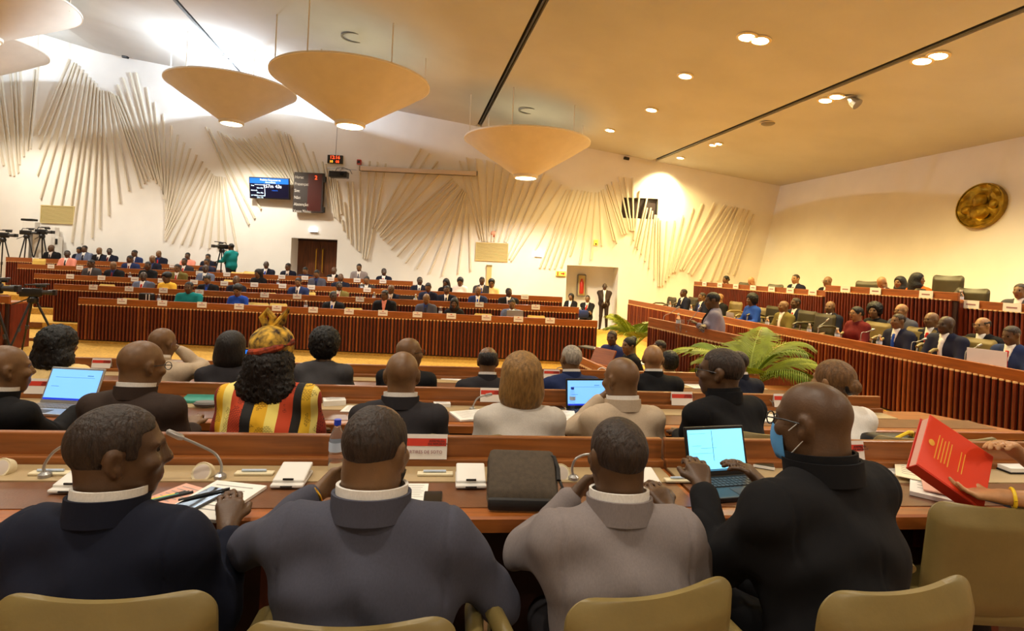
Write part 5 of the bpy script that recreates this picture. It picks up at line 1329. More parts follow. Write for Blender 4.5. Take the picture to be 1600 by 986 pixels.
# ================================================================ people of the nearest row
def loc_hands(head, yaw, lean, hpitch, ws, up=.52):
    RL = Rx(-lean); hc = RL@np.array([0, 0, up])+np.array([0, .03+.05*math.sin(hpitch), .146-.06*(1-math.cos(hpitch))])
    R = Rz(yaw); hip = np.asarray(head, float)-R@hc
    return [tuple(np.round(R.T@(np.asarray(w, float)-hip), 4)) if w is not None else None for w in ws], hip
def near(px, py, Y, yaw, label, wh=(None, None), lean=.2, hpitch=.0, up=.52, **kw):
    head = P(px, py, Y)
    hs_, hip = loc_hands(head, yaw, lean, hpitch, wh, up)
    df = [(-.2, .40, .16), (.2, .40, .16)]
    hands = tuple(h if h is not None else d for h, d in zip(hs_, df))
    return person(head, yaw, label, lean=lean, hpitch=hpitch, hands=hands, up=up, **kw)
H0 = .0075
def watch(root, loc, g):
    S, E, W = g['arms'][0]; d = nv(E-W); c = W+d*.012; u = nv(np.cross(d, [0, 0, 1])); v = np.cross(d, u)
    m = MB(); m.tube([c+(u*math.cos(a)+v*math.sin(a))*.033 for a in np.linspace(0, 2*math.pi, 17)], .006, 8, False); m.build('wrist_watch', 'brass', root, loc, smooth=True)
near(186, 708, 1.53, NA-.05, 'seated man in navy suit with head turned right, at the left of the front row', (None, P(356, 826, 1.76)), lean=.1, w=1.16, hyaw=-1.02, hpitch=.02, hair='cropped', hairc='cropped', cropped_line=.55, skin='a', cloth='navy', h=H0, curl=(.4, .55), neckw=1.15, hs=1.10, jaw=1.05, palm=((0, .2, -1), (-.2, .2, -1)))
near(588, 704, 1.57, NA-.05, 'seated bearded man in slate suit with white collar, second in the front row', (P(497, 770, 1.86), P(715, 845, 1.80)), lean=.14, w=1.26, belly=1.06, hyaw=-.33, hpitch=.12, beard=True, extra=watch, hair='receding', hairc='cropped', skin='b', cloth='slate', h=H0, curl=(.75, .4), neckw=1.28, hs=1.06, jaw=1.12, palm=((.9, -.3, .2), (-.6, .2, -1)), hint=((-.9, -.1, -.6), (.8, -.3, -.8)))
near(964, 716, 1.68, NA+.02, 'seated man in light grey jacket resting his cheek on a hand, front row', (P(895, 776, 1.92), P(1045, 800, 1.98)), lean=.16, w=1.1, hyaw=.10, hpitch=.05, hair='cropped', hairc='cropped', skin='a', cloth='grey', h=H0, curl=(.6, .5), hs=1.02, neckw=1.15, palm=((.9, -.3, .1), (0, .2, -1)), hint=((-.9, -.1, -.8), (.5, -.4, -1)), trousers='charcoal')
near(1268, 660, 1.74, NA+.34, 'heavy man in black with glasses and blue face mask typing on a laptop', (P(1098, 762, 1.93), P(1196, 762, 1.99)), lean=.2, w=1.36, belly=1.1, hyaw=.26, hpitch=.10, hair='none', skin='a', cloth='black', shirt='black', h=H0, curl=(.55, .5), neckw=1.3, hs=1.06, jaw=1.1, glasses=True, maskc=True, palm=((.1, .1, -1), (-.1, .1, -1)))
# chairs of the nearest row
for (x, y, Y, yw, lb) in ((160, 932, 1.19, NA, 'olive leather armchair of the man in navy at the left'), (548, 975, 1.19, NA, 'olive leather armchair of the bearded man in slate'), (1030, 924, 1.30, NA+.22, 'olive leather armchair of the man in light grey'), (1418, 917, 1.30, NA+.15, 'olive leather armchair of the man in black'), (1560, 790, 1.98, NA-.12, 'olive leather armchair standing empty at the right edge')):
    p = P(x, y, Y); d = Vector((-math.sin(yw), math.cos(yw), 0))
    q = p+d*.26; c = chair((q.x, q.y, 0), yw, lb, 'leather_olive', 'near leather armchairs')
    c.scale = (1.08, 1.0, max(.9, min(1.12, p.z/.86)))
# ---------------------------------------------------------------- the person at the right who holds the red book
q = P(1640, 610, 2.15)
hl, hr = P(1566, 776, 2.02), P(1588, 706, 2.14)
yw = 1.0
def bracelet(root, loc, g):
    S, E, W = g['arms'][0]; d = nv(E-W); c = W+d*.03; u = nv(np.cross(d, [0, 0, 1])); v = np.cross(d, u)
    m = MB(); m.tube([c+(u*math.cos(a)+v*math.sin(a))*.033 for a in np.linspace(0, 2*math.pi, 17)], .006, 8, False); m.build('bracelet', 'bracelet', root, loc, smooth=True)
near(1690, 560, 2.1, yw, 'person at the right edge holding up a thick red book, only forearms in view', (hl, hr), lean=.15, w=1.0, hair='bob', hairc='black', skin='e', cloth='white', sleeves='half', h=.008, curl=(.35, .35), top_name='blouse', fem=True, palm=((.0, .5, .9), (.2, -.3, -.9)), hint=((-.3, -.5, -1), (.6, -.4, -.6)), collar=False, extra=bracelet)
# red book: covers, spine and page block, tilted in the hands
def book(p, label):
    t = tag(empty('red_book', p), label, 'book')
    # axes from the picture: spine runs from upper left to lower right
    A = P(1420, 712, 2.12); Bq = P(1510, 775, 2.06); Cq = P(1575, 735, 2.16); Dq = P(1462, 660, 2.22)
    o = (A+Bq+Cq+Dq)/4; t.location = o
    ex = (Bq-A+Cq-Dq).normalized(); ey = (Dq-A); ey = (ey-ex*ey.dot(ex)).normalized(); ez = ex.cross(ey)
    if ez.y > 0: ez = -ez
    L = ((Bq-A).length+(Cq-Dq).length)/2; W = ((Dq-A).length+(Cq-Bq).length)/2
    M = Matrix(((ex.x, ey.x, ez.x, 0), (ex.y, ey.y, ez.y, 0), (ex.z, ey.z, ez.z, 0), (0, 0, 0, 1)))
    def bx(nm, mm, *a):
        m = MB(); m.bbox(*a, .0025); m.xf(M); return m.build(nm, mm, t)
    th = .05
    bx('front_cover', 'red_book', -L/2, L/2, -W/2, W/2, 0, .006); bx('back_cover', 'red_book_dark', -L/2, L/2, -W/2, W/2, -th, -th+.006)
    bx('spine', 'red_book_dark', -L/2, L/2, -W/2-.006, -W/2, -th, .006); bx('page_block', 'paper_pink', -L/2+.006, L/2-.006, -W/2, W/2-.008, -th+.006, 0)
    m = MB(); m.lathe([(.012, .007), (.0001, .0085)], 16); m.v = [(x-L*.38, y*1.2+W*.02, z) for x, y, z in m.v]; m.xf(M); m.build('cover_emblem', 'gold_print', t)
    m = MB()
    for i in range(5): m.box(-L*.30+i*.013, -L*.30+i*.013+.0035, -W*(.22-.02*(i % 2)), W*(.24-.02*(i % 3)), .006, .0068)
    for i in range(2): m.box(L*.05+i*.014, L*.05+i*.014+.003, -W*.18, W*.2, .006, .0068)
    m.xf(M); m.build('cover_print', 'gold_print', t)
    return t
book((0, 0, 0), 'thick red bound book with gold print held over the nearest desk')
q = D(1475, 752, .79); sheet((q.x, q.y, .775), NA-.7, .16, .30, .006, 'pinkish open cover leaf under the raised red book', 'paper_pink', lines=False, name='cover_leaf')

# ---------------------------------------------------------------- middle row
H1 = .010
def mid(px, py, Y, yaw, label, **kw):
    kw.setdefault('h', H1); kw.setdefault('lean', .25)
    return near(px, py, Y, NA+yaw, label, kw.pop('wh', (None, None)), **kw)
Y2 = 3.05
mid(8, 578, 2.95, -.35, 'bald man in dark suit at the left edge reaching to the silver laptop', wh=(None, D(120, 642, .65)), hyaw=-.35, skin='b', cloth='black', w=1.12, hs=1.1, neckw=1.15)
mid(222, 572, 2.95, -.1, 'bald man with glasses in dark brown suit beside the silver laptop', hyaw=-.45, skin='b', cloth='brown', w=1.15, hs=1.12, neckw=1.15, glasses=True, hpitch=.15, wh=(None, D(300, 668, .63)))
def wrapdeco(root, loc, g):
    T = g['T']
    for nm, c, pts in (('wrap_loop', 'dress_yellow', [(-.03, -.03, .15), (-.055, -.03, .20), (-.03, -.03, .235), (.0, -.03, .2), (-.01, -.03, .15)]), ('wrap_loop', 'dress_yellow', [(.0, -.03, .15), (.04, -.03, .19), (.075, -.03, .24), (.05, -.03, .19), (.02, -.03, .14)]), ('wrap_band', 'dress_red', [(-.10, -.02, .03), (-.06, -.13, .035), (.0, -.155, .045), (.06, -.13, .06), (.10, -.02, .08)])):
        m = MB(); m.tube([T(p) for p in pts], .02, 8); m.build(nm, c, root, loc, smooth=True)
def stripes(name):
    m = bpy.data.materials.new(name); m.use_nodes = True; nt = m.node_tree; b = nt.nodes['Principled BSDF']; b.inputs['Roughness'].default_value = .8
    tc = nt.nodes.new('ShaderNodeTexCoord'); sx = nt.nodes.new('ShaderNodeSeparateXYZ'); nt.links.new(tc.outputs['Object'], sx.inputs[0])
    mr = nt.nodes.new('ShaderNodeMapRange'); mr.inputs[1].default_value = -.28; mr.inputs[2].default_value = .28; nt.links.new(sx.outputs[0], mr.inputs[0])
    rp = nt.nodes.new('ShaderNodeValToRGB'); rp.color_ramp.interpolation = 'CONSTANT'; e = rp.color_ramp.elements
    cols = [(0, (150, 40, 20)), (.07, (225, 170, 20)), (.14, (235, 215, 120)), (.22, (190, 62, 22)), (.34, (22, 18, 16)), (.44, (225, 170, 20)), (.56, (238, 216, 110)), (.66, (190, 62, 22)), (.77, (22, 18, 16)), (.84, (225, 180, 40)), (.92, (235, 215, 120)), (.97, (150, 40, 20))]
    e[0].position = 0; e[0].color = (*rgb(*cols[0][1]), 1); e[1].position = cols[1][0]; e[1].color = (*rgb(*cols[1][1]), 1)
    for p_, c_ in cols[2:]: q_ = e.new(p_); q_.color = (*rgb(*c_), 1)
    nt.links.new(mr.outputs[0], rp.inputs[0])
    # dark printed marks: rows of small blocks
    br = nt.nodes.new('ShaderNodeTexBrick'); br.inputs['Scale'].default_value = 34; br.inputs['Mortar Size'].default_value = .028; br.inputs['Color1'].default_value = (1, 1, 1, 1); br.inputs['Color2'].default_value = (1, 1, 1, 1); br.inputs['Mortar'].default_value = (.04, .03, .02, 1)
    mp = nt.nodes.new('ShaderNodeMapping'); mp.inputs['Rotation'].default_value = (math.pi/2, 0, 0); nt.links.new(tc.outputs['Object'], mp.inputs[0]); nt.links.new(mp.outputs[0], br.inputs['Vector'])
    ns = nt.nodes.new('ShaderNodeTexNoise'); ns.inputs['Scale'].default_value = 11; nt.links.new(tc.outputs['Object'], ns.inputs['Vector'])
    gt = nt.nodes.new('ShaderNodeMath'); gt.operation = 'GREATER_THAN'; gt.inputs[1].default_value = .54; nt.links.new(ns.outputs['Fac'], gt.inputs[0])
    mx = nt.nodes.new('ShaderNodeMix'); mx.data_type = 'RGBA'; mx.blend_type = 'MULTIPLY'; nt.links.new(gt.outputs[0], mx.inputs['Factor']); nt.links.new(rp.outputs[0], mx.inputs['A']); nt.links.new(br.outputs['Color'], mx.inputs['B'])
    nt.links.new(mx.outputs['Result'], b.inputs['Base Color']); MATS[name] = m
stripes('cloth_stripes')
mat('dress_yellow', rgb(226, 172, 40), .8, c2=rgb(60, 40, 20), nscale=26); mat('dress_red', rgb(190, 70, 26), .8, c2=rgb(30, 20, 16), nscale=30)
mat('hair_wrapcloth', rgb(226, 178, 60), .8, c2=rgb(36, 22, 18), nscale=26); mat('hair_teal', rgb(24, 60, 110), .8); mat('hair_orange', rgb(200, 90, 20), .8); mat('hair_navy', rgb(20, 22, 34), .8)
r_, g_, h_ = mid(428, 556, 2.98, .0, 'woman in striped yellow and red dress with patterned headwrap on the middle row', fem=True, w=1.28, hyaw=-.1, hair='wrap', hairc='wrapcloth', skin='a', cloth='stripes', top_name='dress', collar=False, hs=1.06, extra=wrapdeco)
cm = hair_mesh('curly', None, g_['T'], g_['Rh'], g_['hc']+np.array([0, 0, -.06]), 1.06, .01, .6)
hm = bpy.data.objects.new('hair', cm); cm.materials.append(MATS['hair_dark']); col.objects.link(hm); hm.parent = r_; hm.location = (0, -.03, .5-.075)
mid(628, 588, 3.05, .0, 'bald man in black suit seen from behind, centre of the middle row', hyaw=.05, skin='b', cloth='charcoal', w=1.1, hs=1.14, neckw=1.2, hpitch=.1)
mid(814, 592, 3.0, .0, 'woman with brown blonde bob in pale checked jacket on the middle row', fem=True, w=1.12, hair='bob', hairc='blonde', skin='d', cloth='check', collar=False, hs=1.12)
mid(970, 594, 3.2, .1, 'bald man in beige suit with hand at his face on the middle row', hyaw=.35, skin='b', cloth='beige', w=1.0, hs=1.1, neckw=1.2, hpitch=.1, wh=(P(940, 622, 3.42), None), curl=(.7, .5), palm=((.9, -.2, .2), (0, .2, -1)), hint=((-.8, -.1, -.8), (.5, -.4, -1)))
mid(1125, 582, 3.15, .35, 'man with glasses in dark jacket turned left on the middle row', hyaw=.55, skin='a', cloth='black', w=1.2, hs=1.15, neckw=1.15, glasses=True, hair='cropped', shirt='black', wh=(D(1062, 680, .64), None))
def scrunchie(root, loc, g):
    T = g['T']; m = MB(); m.lathe([(.03, -.012), (.045, 0), (.03, .012)], 14); m.v = [tuple(T((v[0]*1.1, -.10+v[2]*1.6, -.0+v[1]*1.1))) for v in m.v]; m.build('hair_tie', 'black_plastic', root, loc, smooth=True)
mid(1300, 598, 3.35, .1, 'woman with brown hair tied back in pale checked blouse behind the masked man', fem=True, w=1.15, hyaw=.3, hair='bun', hairc='chestnut', skin='d', cloth='white', top_name='blouse', collar=False, hs=1.12, extra=scrunchie)
# ---------------------------------------------------------------- furthest near row
mid(94, 540, 4.35, .0, 'woman with big dark curls in cream blouse on the third row', fem=True, w=1.2, hyaw=-.2, hair='curly', hairc='black', skin='d', cloth='cream', top_name='blouse', collar=False, hs=1.12, h=.013)
mid(254, 538, 4.45, .0, 'bald man in beige suit with hand on his forehead on the third row', hyaw=-.35, skin='b', cloth='beige', w=1.1, hs=1.08, wh=(None, P(279, 545, 4.62)), curl=(.4, .7), h=.013, hpitch=.2, palm=((0, .2, -1), (-.8, -.3, .3)), hint=((-.5, -.4, -1), (.9, -.1, -.9)))
mid(362, 545, 4.5, .0, 'woman with dark straight bob in black jacket on the third row', fem=True, w=1.15, hair='bob', hairc='dark', skin='b', cloth='charcoal', collar=False, h=.013, hs=1.1)
mid(508, 541, 4.65, .0, 'woman with round afro in dark jacket on the third row', fem=True, w=1.15, hair='afro', hairc='black', skin='a', cloth='dkgrey', collar=False, h=.013)
mid(640, 552, 4.7, -.3, 'bald man in black suit looking to the right on the third row', hyaw=-.7, skin='b', cloth='black', w=1.1, h=.013, glasses=True, hs=1.1)
mid(762, 566, 4.8, .0, 'man with dark hair round a bald crown in black suit on the third row', hyaw=.0, skin='b', cloth='charcoal', w=1.12, hair='fringe', hairc='dark', h=.013, hs=1.08, hpitch=.15)
mid(892, 562, 4.9, .1, 'grey haired man in navy suit on the third row', hyaw=.2, skin='b', cloth='navy_blue', w=1.12, hair='cropped', hairc='grey', h=.013, hs=1.08)
mid(1020, 562, 5.0, .0, 'bald man in black suit at the right of the third row', hyaw=-.2, skin='d', cloth='black', w=1.15, h=.013, hs=1.12)
mid(1152, 568, 5.3, .2, 'man half hidden behind the man with glasses, at the right end of the third row', hyaw=.2, skin='b', cloth='navy', h=.013, hair='cropped')
# clerks in the well
mid(1044, 566, 6.7, .3, 'clerk with black hair in beige top seen behind the bald man', fem=True, hair='afro', hairc='black', skin='b', cloth='tan', collar=False, h=.016, hs=.85)
mid(956, 528, 9.2, 2.2, 'clerk in blue shirt and yellow tie at the far end of the clerks table', skin='a', cloth='blue_shirt', tie='yellow', front=True, h=.016, hair='cropped', shirt='blue_shirt', collar=False, hyaw=.3)
mid(982, 540, 8.2, 1.6, 'woman clerk in black with hair in a bun resting her cheek on a hand', fem=True, hair='highbun', hairc='black', skin='b', cloth='black', h=.016, collar=False, hyaw=.35)
mid(1030, 543, 7.6, 1.3, 'clerk with dark hair half hidden behind the bald man', hair='cropped', skin='b', cloth='tan', h=.016, collar=False, hs=.85)
# chairs glimpsed in the middle row
for (x, y, Y, yw, lb) in ((1212, 676, 2.75, .0, 'olive chair back behind the raised laptop'), (728, 680, 2.72, .0, 'olive chair back right of the woman with the bob'), (1425, 682, 2.9, .0, 'olive chair back below the red book'), (1512, 684, 2.95, .0, 'olive chair back right of the red book')):
    p = P(x, y, Y); d = Vector((-math.sin(NA), math.cos(NA), 0)); q = p+d*.26; c = chair((q.x, q.y, -.145), NA, lb, 'leather_olive', 'near leather armchairs')
    c.scale = (1, 1, max(.8, (p.z+.145)/.86))
# black handbag with a gold chain on a chair of the middle row
q = P(1392, 684, 3.0); t = tag(empty('handbag', (q.x, q.y, q.z-.08), NA), 'black handbag with yellow chain beside the woman in checked blouse', 'bag'); m = MB(); m.bbox(-.15, .12, -.06, .06, 0, .10, .03); m.build('bag_body', 'black_plastic', t, smooth=True)
m = MB(); m.tube([(-.1, -.07, .05), (-.03, -.07, .10), (.05, -.06, .13), (.1, -.03, .12), (.13, 0, .08)], .009, 7); m.build('bag_chain', 'bracelet', t); m = MB(); m.box(-.15, .12, -.063, -.058, .06, .065); m.build('bag_seam', 'dark_grey', t)

# ================================================================ presidium people
def ray_row(px, off):
    a, _ = ray(px, hor(px)); q = PB2+pn*off; k = (a*q.y-q.x)/(dirp.x-a*dirp.y); return (q+dirp*k).y
FACE = math.atan2(pn.x, -pn.y)     # facing the well
def pres(px, py, off, label, yaw=0.0, **kw):
    kw.setdefault('h', .016); kw.setdefault('lean', .12); kw.setdefault('front', True)
    Y = ray_row(px, off); a = math.atan2(-pn.y, -pn.x)-math.pi/2
    return near(px, py, Y, a+yaw, label, kw.pop('wh', (None, None)), collar=False, group='people on the presidium', **kw)
LOW = [(1068, 458, .6, 'man in dark suit and white shirt at the far end of the presidium', dict(cloth='navy', tie='navy', skin='a', hair='cropped')),
       (1097, 464, .6, 'man in dark suit with blue tie left of the standing speaker', dict(cloth='navy', tie='blue', skin='b', hair='cropped')),
       (1124, 466, .75, 'man half hidden behind the standing speaker', dict(cloth='black', skin='d', hair='none')),
       (1174, 469, .6, 'woman with afro in bright blue dress on the presidium', dict(cloth='blue', front=False, fem=True, hair='afro', hairc='black', skin='a', top_name='dress')),
       (1224, 479, .6, 'bald man in olive grey suit on the presidium', dict(cloth='olive', tie='white', skin='b', hair='none')),
       (1243, 474, 1.1, 'man in dark suit just behind the man in olive grey', dict(cloth='navy', skin='a', hair='cropped')),
       (1297, 480, 1.1, 'man in dark suit behind an empty presidium chair', dict(cloth='navy', skin='b', hair='none', hyaw=.3)),
       (1338, 490, .6, 'woman in maroon dress with dark cap of hair on the presidium', dict(cloth='maroon', front=False, fem=True, hair='bun', hairc='black', skin='d', top_name='dress', glasses=True)),
       (1366, 486, 1.15, 'person with large black afro behind the woman in maroon', dict(cloth='black', front=False, fem=True, hair='afro', hairc='black', skin='b', hyaw=.4)),
       (1403, 502, .6, 'man in navy suit with bright blue tie on the presidium', dict(cloth='navy2', tie='blue', skin='b', hair='cropped')),
       (1408, 486, 1.2, 'man with glasses in grey suit behind the bright blue tie', dict(cloth='slate', skin='d', hair='none', glasses=True)),
       (1455, 500, 1.0, 'bald man with glasses in dark suit behind the broad man with a badge', dict(cloth='navy', skin='b', hair='none', glasses=True)),
       (1478, 508, .6, 'broad man in navy suit with white shirt and badge on the presidium', dict(cloth='navy2', tie='white', skin='c', hair='none', w=1.2, hs=1.08)),
       (1535, 509, 1.15, 'person with glasses and pale collar in black on the presidium', dict(cloth='black', tie='white', skin='d', hair='fringe', hairc='dark', glasses=True)),
       (1580, 524, .6, 'man in blue suit with red tie at the right end of the presidium', dict(cloth='navy_blue', tie='red', skin='a', hair='cropped', hpitch=.2))]
for (x, y, off, lb, kw) in LOW: kw.setdefault('hyaw', -.15); pres(x, y, off, lb, yaw=.1, **kw)
UPP = [(1134, 437, 2.45, 'woman with dark hair at the corner end of the upper bench', dict(cloth='black', fem=True, hair='bun', hairc='black', skin='b')),
       (1174, 440, 2.45, 'bald man bending low over the upper bench near the corner', dict(cloth='charcoal', skin='e', hair='none', hpitch=.7)),
       (1243, 436, 2.45, 'man in dark suit sitting upright at the upper bench', dict(cloth='navy', tie='slate', skin='d', hair='cropped')),
       (1293, 440, 2.45, 'man with glasses in dark suit low behind the upper bench', dict(cloth='black', skin='b', hair='none', glasses=True)),
       (1378, 442, 2.35, 'bald man bowed over the raised bench', dict(cloth='charcoal', skin='d', hair='none', hpitch=.8)),
       (1406, 442, 2.35, 'smiling woman in black headscarf at the raised bench', dict(cloth='black', fem=True, front=False, hair='scarf', hairc='black', skin='b', top_name='dress')),
       (1434, 437, 2.3, 'woman in black veil and orange dress turned away at the raised bench', dict(cloth='orange', fem=True, front=False, hair='scarf', hairc='black', skin='b', hyaw=1.9, top_name='dress')),
       (1594, 455, 2.5, 'man in grey suit at the right edge of the upper bench', dict(cloth='dkgrey', tie='slate', skin='b', hair='cropped', w=1.1))]
for (x, y, off, lb, kw) in UPP: pres(x, y, off, lb, yaw=.2, **kw)
# the standing speaker at the rostrum
near(1113, 470, 8.35, 1.15, 'woman in lilac grey blazer standing to speak at the rostrum', (P(1090, 507, 8.2), P(1098, 512, 8.0)), lean=.04, w=1.15, fem=True, hair='cropped', hairc='black', hs=1.06, skin='a', cloth='lilac', shirt='black', tie='black', front=True, h=.014, legs='stand', hpitch=.2, hyaw=.2, collar=False)
# presidium chairs
def pchair(px, py, off, label, yaw=.1, leather='leather_dark', zs=1.0):
    Y = ray_row(px, off); p = P(px, py, Y); a = math.atan2(-pn.y, -pn.x)-math.pi/2+yaw; d = Vector((-math.sin(a), math.cos(a), 0)); q = p+d*.26
    c = chair((q.x, q.y, p.z-.86*zs), a, label, leather, 'presidium armchairs'); c.scale = (1.15, 1.1, zs)
for (x, y, off, lb, le) in ((1050, 464, .8, 'dark chair left of the first man on the presidium', 'leather_dark'), (1083, 464, 1.0, 'dark chair between the first two men on the presidium', 'leather_dark'), (1150, 471, 1.0, 'olive chair right of the standing speaker', 'leather_olive'), (1190, 480, 1.0, 'olive chair of the woman in bright blue', 'leather_olive'), (1210, 478, .95, 'dark chair left of the man in olive grey', 'leather_dark'), (1262, 485, 1.0, 'dark chair right of the man in olive grey', 'leather_dark'),
        (1290, 490, .85, 'empty dark chair with a microphone before it', 'leather_dark'), (1372, 503, .95, 'olive chair right of the woman in maroon', 'leather_olive'), (1440, 512, .95, 'olive chair between two men in navy', 'leather_olive'), (1528, 528, .85, 'olive chair before the person in black with pale collar', 'leather_olive')):
    pchair(x, y, off, lb, leather=le)
# high chairs of the presiding table
for (x, y, off, sc, lb) in ((1482, 430, 2.5, 1.35, 'high backed dark leather chair of the presiding officer'), (1520, 450, 2.45, 1.25, 'lower dark leather chair right of the high backed one'), (1165, 441, 2.7, 1.0, 'long dark chair back beside the woman at the corner'), (1212, 444, 2.7, 1.0, 'dark chair back left of the upright man'), (1355, 439, 2.75, 1.1, 'dark chair back left of the bowed bald man')):
    pchair(x, y, off, lb, yaw=.3, zs=sc)
# cards, bottles and microphones on the presidium
def on_bench(px, off, z):
    Y = ray_row(px, off); a, _ = ray(px, hor(px)); return Vector((a*Y, Y, z))
aw = math.atan2(-dirp.y, -dirp.x)
for i, x in enumerate((1101, 1125, 1150, 1177, 1206, 1235, 1270)):
    q = on_bench(x, 1.87, 1.30); namecard((q.x, q.y, 1.30), aw, 'white name card on the corner length of the upper bench, %s from the corner' % ordinal(i), 'presidium name cards', w=.26, h=.13, lean=.05)
for i, x in enumerate((1321, 1368, 1447)):
    q = on_bench(x, 1.72, 1.42); namecard((q.x, q.y, 1.42), aw, 'white name card on the raised bench, %s from its left' % ordinal(i), 'presidium name cards', w=.26, h=.13, lean=.05)
for i, x in enumerate((1518, 1582)):
    q = on_bench(x, 1.87, 1.30); namecard((q.x, q.y, 1.30), aw, 'white name card on the right upper bench, %s from its left' % ordinal(i), 'presidium name cards', w=.26, h=.13, lean=.05)
for x, lb in ((1049, 'left of the first man'), (1082, 'before the first man'), (1202, 'before the man in olive grey'), (1268, 'left of the empty dark chair'), (1312, 'before the woman in maroon'), (1378, 'left of the bright blue tie')):
    q = on_bench(x, .2, .57); bottle((q.x, q.y, .57), 'water bottle on the presidium front bench %s' % lb, .27, 'water bottles', 'white_plastic', .04)
q = on_bench(1502, 2.05, 1.30); bottle((q.x, q.y, 1.30), 'water bottle on the upper bench before the lower leather chair', .3, 'water bottles', 'white_plastic', .04)
for x0, y0, x1, y1, lb in ((1278, 512, 1292, 501, 'before the empty dark chair'), (1345, 522, 1362, 516, 'before the woman in maroon'), (1424, 537, 1442, 531, 'right of the bright blue tie'), (1508, 551, 1528, 541, 'left of the white paper')):
    Yb = ray_row(x0, .25); b = P(x0, y0, Yb); gooseneck((b.x, b.y, .57), [P(x0+1, y0-1, Yb), P((x0+x1)/2, (y0+y1)/2, Yb), P(x1, y1, Yb-.02)], 'grey microphone on the presidium %s' % lb, 'presidium microphones', head=.018)
q = on_bench(1546, .3, .57); t = tag(empty('document', (q.x, q.y, .57), aw+.5), 'white document held up before the man with red tie', 'papers'); m = MB(); m.box(-.2, .2, 0, .006, .05, .28); m.build('sheet_block', 'paper', t); m = MB(); m.box(-.2, .2, .0, .05, .0, .05); m.build('sheet_foot', 'paper', t)
q = on_bench(1143, .3, .57); t = tag(empty('laptop', (q.x, q.y, .57), aw), 'grey closed laptop lid behind the standing speaker', 'laptop'); m = MB(); m.box(-.16, .16, 0, .01, 0, .22); m.build('lid', 'grey_metal', t); m = MB(); m.box(-.16, .16, 0, .2, 0, .015); m.build('base', 'grey_metal', t)

# ================================================================ the far block
FH = [57, 40, 27, 13, 5]
def row_of(px, py):
    dy = py-hor(px); return min(range(5), key=lambda j: abs(dy-FH[j]))
FARP = [  # px, py, row, cloth, kind
 (80, 388, 4, 'black', 'm'), (124, 391, 4, 'navy', 'm'), (132, 389, 4, 'greyblue', 'm'), (155, 392, 4, 'black', 'm'), (171, 393, 4, 'navy', 'm'), (210, 396, 4, 'navy_blue', 'm'), (248, 397, 4, 'navy', 'm'), (293, 400, 4, 'pink', 'w'), (325, 402, 4, 'navy', 'm'),
 (105, 397, 3, 'pink', 'm'), (203, 405, 3, 'navy_blue', 'm'), (238, 405, 3, 'navy', 'm'), (288, 409, 3, 'charcoal', 'm'), (323, 410, 3, 'navy2', 'm'), (416, 414, 3, 'navy', 'm'), (450, 417, 3, 'navy', 'm'), (477, 423, 3, 'navy2', 'm'), (522, 423, 3, 'black', 'm'), (561, 418, 3, 'grey', 'm'), (600, 425, 3, 'navy', 'm'),
 (142, 412, 2, 'dkgrey', 'm'), (177, 415, 2, 'black', 'm'), (231, 415, 2, 'black', 'w'), (277, 419, 2, 'olive', 'm'), (321, 420, 2, 'greyblue', 'm'), (403, 427, 2, 'black', 'l'), (495, 428, 2, 'slate', 'm'), (532, 434, 2, 'navy', 'm'), (573, 438, 2, 'charcoal', 'm'), (656, 439, 2, 'navy', 'm'), (697, 442, 2, 'black', 's'), (719, 440, 2, 'white', 'l'), (753, 439, 2, 'dkgrey', 'm'), (768, 442, 2, 'cream', 'l'),
 (224, 432, 1, 'greyblue', 'm'), (260, 434, 1, 'yellow', 'k'), (324, 437, 1, 'black', 'm'), (369, 438, 1, 'navy', 'm'), (466, 441, 1, 'navy_blue', 'm'), (530, 447, 1, 'olive', 'm'), (611, 452, 1, 'navy', 'm'), (669, 449, 1, 'navy2', 'm'), (698, 453, 1, 'navy', 'm'), (747, 455, 1, 'navy_blue', 'm'), (795, 457, 1, 'black', 'm'),
 (295, 449, 0, 'teal', 'b'), (371, 454, 0, 'blue', 'k'), (521, 463, 0, 'black', 'm'), (601, 461, 0, 'black', 'm'), (666, 467, 0, 'slate', 'm'), (710, 474, 0, 'black', 's'), (800, 475, 0, 'greyblue', 'm')]
rowname = ['front bench', 'second bench', 'third bench', 'fourth bench', 'back bench']
cw = dict(black='black', navy='dark navy', greyblue='grey blue', navy_blue='blue', pink='pink', charcoal='charcoal', navy2='dark navy', grey='light grey', dkgrey='dark grey', olive='olive', slate='slate grey', white='white', cream='cream', yellow='yellow', teal='teal patterned', blue='blue')
cnt = {}
shirts = ['white', 'white', 'white', 'light', 'blue_shirt']; ties = ['red', 'navy', 'blue', 'navy', 'charcoal', 'maroon', 'slate']
